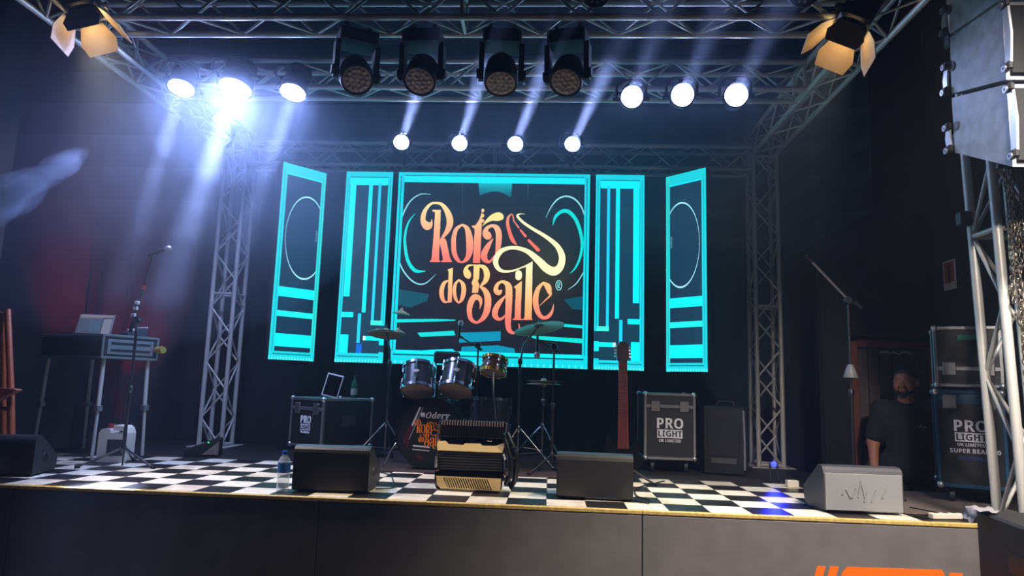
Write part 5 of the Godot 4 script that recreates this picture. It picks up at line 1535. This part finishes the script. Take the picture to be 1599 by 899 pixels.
	for s in [-1.0, 1.0]:
		put(flesh([[V.call(s * 0.11, 0.058, -0.04), 0.056, V.call(s * 0.12, 0.046, 0.17), 0.046]], 0.012, 0.02, Vector4(0, -1, 0, 0.0)), "shoe", mat("shoe_black", Color(0.03, 0.03, 0.03), 0.5), t)

func build_left_side() -> void:
	var alu := mat("truss_aluminium", Color(0.72, 0.71, 0.68), 0.42, 0.25)
	var edge := mat("case_edge", Color(0.55, 0.55, 0.55), 0.35, 0.8)
	# console case on folding legs
	var t := thing("console_case", "long black console case on folding aluminium legs at stage left", "console", Vector3(-3.5, DECK, -1.72), -0.45)
	boxed(t, "body", Vector3(0, 0.955, 0), Vector3(0.95, 0.2, 0.5), mat("console_black", Color(0.09, 0.075, 0.085), 0.5, 0.0, noise_a, 2.0), 0.01)
	for sy in [0.86, 1.05]:
		for sz in [-0.25, 0.25]:
			boxed(t, "edge_profile", Vector3(0, sy, sz), Vector3(0.95, 0.022, 0.022), edge, 0.004)
		for sx in [-0.475, 0.475]:
			boxed(t, "edge_profile", Vector3(sx, sy, 0), Vector3(0.022, 0.022, 0.5), edge, 0.004)
	for sx in [-0.475, 0.475]:
		for sz in [-0.25, 0.25]:
			boxed(t, "edge_profile", Vector3(sx, 0.955, sz), Vector3(0.022, 0.2, 0.022), edge, 0.004)
	boxed(t, "front_panel", Vector3(0, 0.955, 0.252), Vector3(0.88, 0.1, 0.006), mat("console_panel", Color(0.16, 0.12, 0.13), 0.4), 0.002)
	boxed(t, "side_plate", Vector3(0.478, 0.955, 0), Vector3(0.006, 0.13, 0.42), mat("plate_grey", Color(0.45, 0.47, 0.5), 0.4, 0.4), 0.002)
	boxed(t, "side_slot", Vector3(0.482, 0.985, 0.0), Vector3(0.004, 0.02, 0.36), mat("slot_dark", Color(0.05, 0.05, 0.05), 0.6))
	boxed(t, "side_slot", Vector3(0.482, 0.925, 0.0), Vector3(0.004, 0.02, 0.36), mat("slot_dark", Color(0.05, 0.05, 0.05), 0.6))
	for sx in [-0.43, 0.43]:
		for sz in [-0.2, 0.2]:
			var leg := rod(t, "leg", [Vector3(sx, 0.86, sz), Vector3(sx * 1.03, 0.42, sz * 1.05)], 0.018, alu, 10)
			rod(leg, "leg_extension", [Vector3(sx * 1.03, 0.45, sz * 1.05), Vector3(sx * 1.06, 0.008, sz * 1.12)], 0.014, alu, 10)
			boxed(leg, "leg_clamp", Vector3(sx * 1.03, 0.43, sz * 1.05), Vector3(0.06, 0.05, 0.05), edge, 0.006)
	# laptop on the console
	var l := thing("laptop", "open laptop with glowing pale screen on the console case", "laptop", Vector3(-3.66, DECK + 1.061, -1.72), 0.08)
	boxed(l, "base", Vector3(0.02, 0.009, 0.02), Vector3(0.33, 0.018, 0.22), mat("laptop_dark", Color(0.1, 0.1, 0.11), 0.4), 0.004)
	boxed(l, "keyboard", Vector3(0.02, 0.019, 0.0), Vector3(0.29, 0.003, 0.11), mat("slot_dark", Color(0.05, 0.05, 0.05), 0.6))
	var lid := Transform3D(Basis(Vector3.RIGHT, -0.3), Vector3(0.02, 0.014, -0.09))
	boxed(l, "lid", Vector3(0, 0.105, -0.005), Vector3(0.33, 0.21, 0.008), mat("laptop_lid", Color(0.55, 0.54, 0.56), 0.35, 0.4), 0.003, lid)
	var lim := Image.create(128, 80, false, Image.FORMAT_RGB8)
	lim.fill(Color(0.36, 0.4, 0.5))
	rect(lim, 0, 0, 1, 0.12, Color(0.66, 0.62, 0.66)); rect(lim, 0.0, 0.12, 0.72, 0.2, Color(0.5, 0.5, 0.58)); rect(lim, 0.74, 0.2, 1, 1, Color(0.6, 0.62, 0.72)); rect(lim, 0.72, 0.12, 0.74, 1, Color(0.15, 0.17, 0.22)); rect(lim, 0.35, 0.3, 0.7, 0.9, Color(0.34, 0.45, 0.56))
	var st := mb()
	var q := [Vector3(-0.155, 0.015, 0.001), Vector3(-0.155, 0.2, 0.001), Vector3(0.155, 0.2, 0.001), Vector3(0.155, 0.015, 0.001)]
	var uv := [Vector2(0, 1), Vector2(0, 0), Vector2(1, 0), Vector2(1, 1)]
	for i in [0, 1, 2, 0, 2, 3]:
		st.set_uv(uv[i]); st.add_vertex(lid * q[i])
	var lm := StandardMaterial3D.new()
	lm.resource_name = "laptop_screen"; lm.albedo_color = Color(0.05, 0.05, 0.05); lm.roughness = 0.3; lm.emission_enabled = true; lm.emission = Color.WHITE
	lm.emission_operator = BaseMaterial3D.EMISSION_OP_MULTIPLY; lm.emission_texture = ImageTexture.create_from_image(lim); lm.emission_energy_multiplier = 0.55
	put(st, "laptop_screen", lm, l)
	# small mixer beside it
	var mx := thing("small_mixer", "small mixer with slanted top and white rear edge on the console", "mixer", Vector3(-3.2, DECK + 1.061, -1.72), -0.45)
	st = mb()
	prism(st, PackedVector2Array([Vector2(-0.09, 0), Vector2(0.09, 0), Vector2(0.09, 0.09), Vector2(-0.09, 0.03)]), -0.08, 0.08, Transform3D(Basis(Vector3.UP, PI / 2), Vector3.ZERO))
	put(st, "body", mat("mixer_dark", Color(0.16, 0.17, 0.2), 0.4), mx)
	rod(mx, "rear_edge", [Vector3(-0.08, 0.092, -0.088), Vector3(0.08, 0.092, -0.088)], 0.006, mat("edge_white", Color(0.85, 0.85, 0.86), 0.4))
	for k in 6:
		var kx := -0.06 + 0.024 * k
		rod(mx, "knob", [Vector3(kx, 0.055, 0.0), Vector3(kx, 0.075, 0.006)], 0.007, mat("edge_white", Color(0.85, 0.85, 0.86), 0.4))
	# brass fitting at the end of the console
	st = mb()
	lathe(st, [Vector2(0, -0.05), Vector2(0.03, -0.05), Vector2(0.036, -0.02), Vector2(0.02, 0.0), Vector2(0.03, 0.02), Vector2(0.03, 0.05), Vector2(0, 0.05)], 16, Transform3D(Basis(Vector3.BACK, PI / 2), Vector3(0.535, 0.95, -0.24)))
	put(st, "brass_plug", mat("brass", Color(0.78, 0.62, 0.3), 0.35, 0.7), t)
	# microphone stand in front of the console
	var s := mic_stand(Vector3(-2.74, DECK + 0.003, -1.03), "chrome microphone stand with steep boom in front of the console", 1.16, [Vector3(-0.05, 1.06, 0), Vector3(-0.03, 1.22, 0), Vector3(0.03, 1.44, 0), Vector3(0.075, 1.68, 0)], mat("stand_chrome", Color(0.5, 0.5, 0.52), 0.25, 1.0), Vector3(0.93, 0.36, 0), true, 0.25)
	rod(s, "red_tape", [Vector3(0.022, 1.415, 0), Vector3(0.032, 1.445, 0)], 0.014, mat("tape_red", Color(0.75, 0.16, 0.2), 0.5))
	rod(s, "mic_cable", [Vector3(-0.03, 1.2, 0.02), Vector3(0.024, 1.05, 0.02), Vector3(0.02, 0.7, 0.02), Vector3(-0.02, 0.5, 0.02), Vector3(0.02, 0.25, 0.02), Vector3(0.04, 0.01, 0.06)], 0.006, mat("cable_black", Color(0.04, 0.04, 0.04), 0.6))
	for y in [1.2, 1.255, 1.3]:
		boxed(s, "cable_clip", Vector3(-0.028 + (y - 1.2) * 0.2, y, 0.012), Vector3(0.036, 0.03, 0.026), mat("clip_white", Color(0.8, 0.8, 0.82), 0.4), 0.005)
	# canister of fog fluid
	var j := thing("plastic_canister", "white plastic canister with dark label on the checkered floor", "canister", Vector3(-2.96, DECK + 0.004, -1.28), 0.12)
	var white := mat("canister_white", Color(0.82, 0.79, 0.74), 0.4)
	st = mb()
	prism(st, PackedVector2Array([Vector2(-0.115, 0.012), Vector2(-0.105, 0.0), Vector2(0.105, 0.0), Vector2(0.115, 0.012), Vector2(0.115, 0.235), Vector2(0.1, 0.275), Vector2(0.075, 0.295), Vector2(0.0, 0.3), Vector2(0.0, 0.262), Vector2(0.078, 0.255), Vector2(0.078, 0.235), Vector2(-0.02, 0.235), Vector2(-0.03, 0.272), Vector2(-0.075, 0.272), Vector2(-0.1, 0.262), Vector2(-0.115, 0.235)]), -0.075, 0.075)
	put(st, "body", white, j)
	st = mb()
	lathe(st, [Vector2(0, 0.27), Vector2(0.027, 0.27), Vector2(0.026, 0.305), Vector2(0, 0.308)], 16, Transform3D(Basis(), Vector3(-0.055, 0, 0)))
	put(st, "cap", mat("cap_red", Color(0.55, 0.14, 0.12), 0.45), j)
	boxed(j, "sticker", Vector3(0.025, 0.12, 0.0755), Vector3(0.13, 0.13, 0.002), mat("sticker_dark", Color(0.16, 0.15, 0.15), 0.5))
	# wooden easel cut by the left edge
	var c := thing("wooden_easel", "brown wooden easel with a pale ledge at the left edge of the picture", "easel", Vector3(-3.63, DECK + 0.004, -0.8))
	var wood := mat("easel_wood", Color(0.58, 0.29, 0.14), 0.45, 0.0, noise_b, 3.0)
	rod(c, "front_leg", [Vector3(-0.085, 1.2, -0.06), Vector3(0.14, 0.5, 0.06), Vector3(0.27, 0.012, 0.13)], 0.026, wood, 6)
	rod(c, "front_leg", [Vector3(-0.17, 1.2, -0.06), Vector3(-0.4, 0.5, 0.06), Vector3(-0.53, 0.012, 0.13)], 0.026, wood, 6)
	rod(c, "rear_leg", [Vector3(-0.13, 1.18, -0.07), Vector3(-0.13, 0.01, -0.28)], 0.022, wood, 6)
	rod(c, "cross_bar", [Vector3(0.16, 0.43, 0.075), Vector3(-0.42, 0.43, 0.075)], 0.018, wood, 6)
	st = mb()
	prism(st, PackedVector2Array([Vector2(-0.45, 0.585), Vector2(0.2, 0.585), Vector2(0.23, 0.575), Vector2(0.04, 0.47), Vector2(-0.45, 0.44)]), 0.07, 0.13)
	put(st, "ledge", mat("ledge_pink", Color(0.68, 0.4, 0.33), 0.45, 0.0, noise_b, 3.0), c)
	# dark monitor before it
	var m := wedge_monitor(Vector3(-3.16, DECK + 0.001, -0.27), 0.2, 0.46, 0.28, 0.34, mat("monitor_black", Color(0.13, 0.128, 0.128), 0.45), "black floor monitor at the far left before the wooden easel")
	m.set_meta("group", "wedge monitors along the stage edge")
	# low dark effects unit beside the left tower
	var ef := thing("effects_unit", "low dark effects unit with pale slanted side and green light near the left tower", "effects unit", Vector3(-2.55, DECK + 0.001, -2.0), 0.35)
	st = mb()
	prism(st, PackedVector2Array([Vector2(-0.17, 0.0), Vector2(0.13, 0.0), Vector2(0.13, 0.15), Vector2(0.1, 0.16), Vector2(-0.17, 0.05)]), -0.12, 0.12)
	put(st, "body", mat("unit_dark", Color(0.09, 0.08, 0.08), 0.5), ef)
	st = mb()
	prism(st, PackedVector2Array([Vector2(-0.02, 0.015), Vector2(0.12, 0.015), Vector2(0.12, 0.135)]), 0.12, 0.123)
	put(st, "side_plate", mat("unit_pale", Color(0.5, 0.44, 0.4), 0.5), ef)
	st = mb()
	lathe(st, [Vector2(0, 0), Vector2(0.007, 0), Vector2(0.005, 0.006), Vector2(0, 0.007)], 10, Transform3D(Basis(Vector3.RIGHT, PI / 2), Vector3(0.03, 0.125, 0.12)))
	put(st, "led_light", glow("led_green", Color(0.1, 1.0, 0.4), 2.0), ef)
	# flight case with tablet and bottle
	var fc := flight_case("flight_case", "dark flight case turned cornerwise left of the drums, tablet on top", Vector3(-1.43, DECK, -2.15), -0.68, Vector3(0.55, 0.45, 0.55), mat("case_black", Color(0.045, 0.045, 0.05), 0.5), edge, true, 0.78)
	var pale := mat("print_white", Color(0.85, 0.85, 0.87), 0.5)
	case_print(fc, 0.276, 0.36, 0.5, pale, false)
	boxed(fc, "paper_label", Vector3(0.279, 0.36, 0.0), Vector3(0.002, 0.1, 0.15), mat("label_grey", Color(0.22, 0.23, 0.22), 0.7))
	var tb := thing("tablet", "tablet with pale frame leaning upright on the left flight case", "tablet", Vector3(-1.42, DECK + 0.5645, -2.0), 0.05)
	var tx := Transform3D(Basis(Vector3.BACK, -0.2) * Basis(Vector3.RIGHT, -0.18), Vector3(0, 0.0, 0))
	boxed(tb, "frame", Vector3(0, 0.115, 0), Vector3(0.155, 0.22, 0.009), mat("tablet_pale", Color(0.7, 0.72, 0.72), 0.35), 0.003, tx)
	boxed(tb, "display", Vector3(0, 0.115, 0.005), Vector3(0.135, 0.19, 0.002), mat("tablet_glass", Color(0.03, 0.035, 0.04), 0.08), 0.0, tx)
	rod(tb, "prop", [tx * Vector3(0, 0.12, -0.004), Vector3(0.02, 0.004, -0.09)], 0.005, mat("stand_black", Color(0.06, 0.06, 0.06), 0.4))
	var glass := mat("bottle_green", Color(0.1, 0.32, 0.22), 0.12)
	bottle("glass_bottle", "green glass bottle standing on the left flight case beside the tablet", Vector3(-1.22, DECK + 0.5645, -2.12), [Vector2(0, 0), Vector2(0.028, 0), Vector2(0.031, 0.008), Vector2(0.031, 0.12), Vector2(0.022, 0.15), Vector2(0.012, 0.175), Vector2(0.012, 0.21), Vector2(0.014, 0.213), Vector2(0, 0.214)], glass, null, 0, 0, mat("label_pale", Color(0.5, 0.55, 0.5), 0.6), Vector2(0.03, 0.09))

func build_right_side() -> void:
	var edge := mat("case_edge", Color(0.55, 0.55, 0.55), 0.35, 0.8)
	var white := mat("print_white", Color(0.85, 0.85, 0.87), 0.5)
	var pale := mat("print_white", Color(0.85, 0.85, 0.87), 0.5)
	var dark := mat("case_black", Color(0.045, 0.045, 0.05), 0.5)
	var a := flight_case("flight_case", "black flight case with white print under the right end of the video wall", Vector3(1.72, DECK, -2.26), 0.0, Vector3(0.46, 0.59, 0.5), dark, edge, true, 0.8)
	case_print(a, 0.246, 0.43, 0.68, pale, false)
	# low amplifier case beside it with a bright metal edge
	var b := thing("amplifier_case", "low black amplifier case with one bright metal edge beside the printed case", "flight case", Vector3(2.25, DECK, -2.15), -0.35, "flight cases around the stage")
	boxed(b, "body", Vector3(0, 0.3, 0), Vector3(0.36, 0.6, 0.34), dark, 0.012)
	boxed(b, "front_grille", Vector3(0, 0.33, 0.172), Vector3(0.28, 0.34, 0.006), mat("grille_black", Color(0.04, 0.04, 0.04), 0.8), 0.002)
	boxed(b, "control_strip", Vector3(0, 0.12, 0.174), Vector3(0.22, 0.05, 0.006), mat("label_grey", Color(0.22, 0.23, 0.22), 0.7), 0.002)
	rod(b, "metal_edge", [Vector3(0.17, 0.57, 0.165), Vector3(0.178, 0.3, 0.17), Vector3(0.178, 0.05, 0.17)], 0.011, mat("corner_steel", Color(0.75, 0.75, 0.76), 0.3, 0.9))
	rod(b, "handle", [Vector3(-0.08, 0.6, 0), Vector3(-0.06, 0.64, 0), Vector3(0.06, 0.64, 0), Vector3(0.08, 0.6, 0)], 0.01, dark)
	# big printed case at right and one on top of it, farther back
	var blue := mat("case_edge_blue", Color(0.08, 0.24, 0.34), 0.4, 0.3)
	var navy := mat("case_navy", Color(0.035, 0.045, 0.07), 0.45)
	var c := flight_case("flight_case", "big dark flight case with blue edges and large white print at right", Vector3(3.71, DECK, -0.95), -0.45, Vector3(0.42, 0.68, 0.46), navy, blue, true, 0.88)
	boxed(c, "lid_band", Vector3(0, 0.745, 0.226), Vector3(0.38, 0.075, 0.004), mat("band_blue", Color(0.08, 0.25, 0.36), 0.45), 0.001)
	case_print(c, 0.226, 0.54, 0.58, white, true)
	var d := flight_case("flight_case", "smaller black flight case with green tag stacked on the big printed case", Vector3(3.74, DECK + 0.815, -0.98), -0.45, Vector3(0.42, 0.44, 0.42), dark, edge, false, 0.3)
	boxed(d, "green_tag", Vector3(0.01, 0.36, 0.206), Vector3(0.13, 0.035, 0.003), mat("tag_green", Color(0.12, 0.5, 0.4), 0.6, 0.0, noise_b, 12.0))
	# paper sign with a pointer on the right wall
	var s := thing("wall_sign", "white paper sign with orange field on the dark right wall", "sign", Vector3(4.262, 2.85, -2.05), -PI / 2)
	boxed(s, "sheet", Vector3.ZERO, Vector3(0.2, 0.27, 0.004), mat("paper_white", Color(0.8, 0.74, 0.64), 0.7))
	boxed(s, "orange_field", Vector3(0, 0.025, 0.003), Vector3(0.15, 0.19, 0.002), mat("sign_orange", Color(0.66, 0.32, 0.12), 0.7))
	var st := mb()
	prism(st, PackedVector2Array([Vector2(-0.02, 0.09), Vector2(0.02, 0.09), Vector2(0.02, -0.04), Vector2(0.04, -0.04), Vector2(0, -0.085), Vector2(-0.04, -0.04), Vector2(-0.02, -0.04)]), 0.004, 0.006)
	put(st, "pointer", mat("sign_brown", Color(0.25, 0.1, 0.06), 0.7), s)
	st = mb()
	tube(st, [Vector3(3.71, 2.14, -2.27), Vector3(3.78, 2.145, -2.27), Vector3(3.8, 2.13, -2.27), Vector3(3.83, 2.145, -2.27), Vector3(3.89, 2.125, -2.27), Vector3(3.91, 2.145, -2.27), Vector3(3.99, 2.14, -2.27)], [0.012, 0.014, 0.007, 0.012, 0.006, 0.012, 0.01], 6)
	tag(put(st, "lintel_tape", mat("tape_pale", Color(0.62, 0.6, 0.58), 0.7), self), "ragged pale tape strip on the door head above the man", "tape")
	# microphone stand at right
	var steel := mat("stand_steel", Color(0.62, 0.6, 0.6), 0.3, 0.8)
	var m := mic_stand(Vector3(2.862, DECK, -0.9), "black microphone stand with long raised boom before the dark right wall", 1.44, [Vector3(0.1, 1.385, 0), Vector3(-0.01, 1.46, 0), Vector3(-0.268, 1.745, 0)], mat("stand_black", Color(0.06, 0.06, 0.06), 0.4), Vector3(-0.7, 0.7, 0), false, 0.5)
	rod(m, "boom_sleeve", [Vector3(-0.01, 1.46, 0.0), Vector3(-0.25, 1.725, 0.0)], 0.0095, steel)
	st = mb()
	lathe(st, [Vector2(0.05, 0.86), Vector2(0.052, 0.865), Vector2(0.035, 0.92), Vector2(0.02, 0.955), Vector2(0.014, 0.96)], 16)
	put(st, "hanging_cup", mat("cup_grey", Color(0.45, 0.45, 0.46), 0.5), m)
	# subwoofers at the near right corner
	for i in 2:
		var sb := thing("subwoofer", "lower black subwoofer on the hall floor at the near right corner" if i == 0 else "upper black subwoofer at the near right corner, grey cloth on its edge", "speaker", Vector3(3.11, GROUND + i * 0.487, 1.06), -0.13, "stacked subwoofers")
		boxed(sb, "cabinet", Vector3(0, 0.244, 0), Vector3(0.68, 0.478, 0.8), mat("sub_black", Color(0.14, 0.135, 0.14), 0.6, 0.0, noise_b, 2.0), 0.012)
		boxed(sb, "grille", Vector3(0, 0.244, 0.403), Vector3(0.62, 0.42, 0.01), mat("grille_black", Color(0.04, 0.04, 0.04), 0.8), 0.003)
		for hx in [-0.341, 0.341]:
			boxed(sb, "handle_recess", Vector3(hx, 0.3, 0), Vector3(0.004, 0.09, 0.18), mat("socket_dark", Color(0.02, 0.02, 0.02), 0.35), 0.001)
		for fx in [-0.28, 0.28]:
			for fz in [-0.34, 0.34]:
				boxed(sb, "rubber_foot", Vector3(fx, 0.003, fz), Vector3(0.05, 0.008, 0.05), mat("rubber", Color(0.03, 0.03, 0.03), 0.9))
	var cl := thing("grey_cloth", "crumpled grey cloth lying over the corner of the upper subwoofer", "cloth", Vector3(2.79, GROUND + 0.98, 0.7), -0.13)
	st = mb()
	st.set_smooth_group(0)
	var rows := []
	for i in 9:
		var row := []
		for k in 7:
			var u := -0.07 + i * 0.018
			var v := -0.06 + k * 0.02
			var hgt := 0.008 + 0.007 * sin(i * 1.7 + k) + 0.006 * cos(k * 2.1 - i * 0.6)
			if i < 2: hgt -= 0.03 * (2 - i)
			row.append(Vector3(u + (0.02 if i < 2 else 0.0), hgt, v))
		rows.append(row)
	for i in 8:
		for k in 6:
			quad(st, rows[i][k], rows[i][k + 1], rows[i + 1][k + 1], rows[i + 1][k])
	put(st, "cloth", mat("cloth_grey", Color(0.5, 0.49, 0.5), 0.9), cl)
	# crumpled cloth and plug bits on the deck corner
	var pb := thing("power_strip", "cream power strip lying on the right end of the stage edge", "power strip", Vector3(3.06, DECK, -0.1), 0.2)
	boxed(pb, "body", Vector3(0, 0.02, 0), Vector3(0.2, 0.036, 0.05), mat("plastic_white", Color(0.8, 0.76, 0.68), 0.45), 0.006)
	for k in 3:
		boxed(pb, "outlet", Vector3(-0.06 + k * 0.06, 0.0385, 0), Vector3(0.03, 0.002, 0.03), mat("slot_dark", Color(0.05, 0.05, 0.05), 0.6))
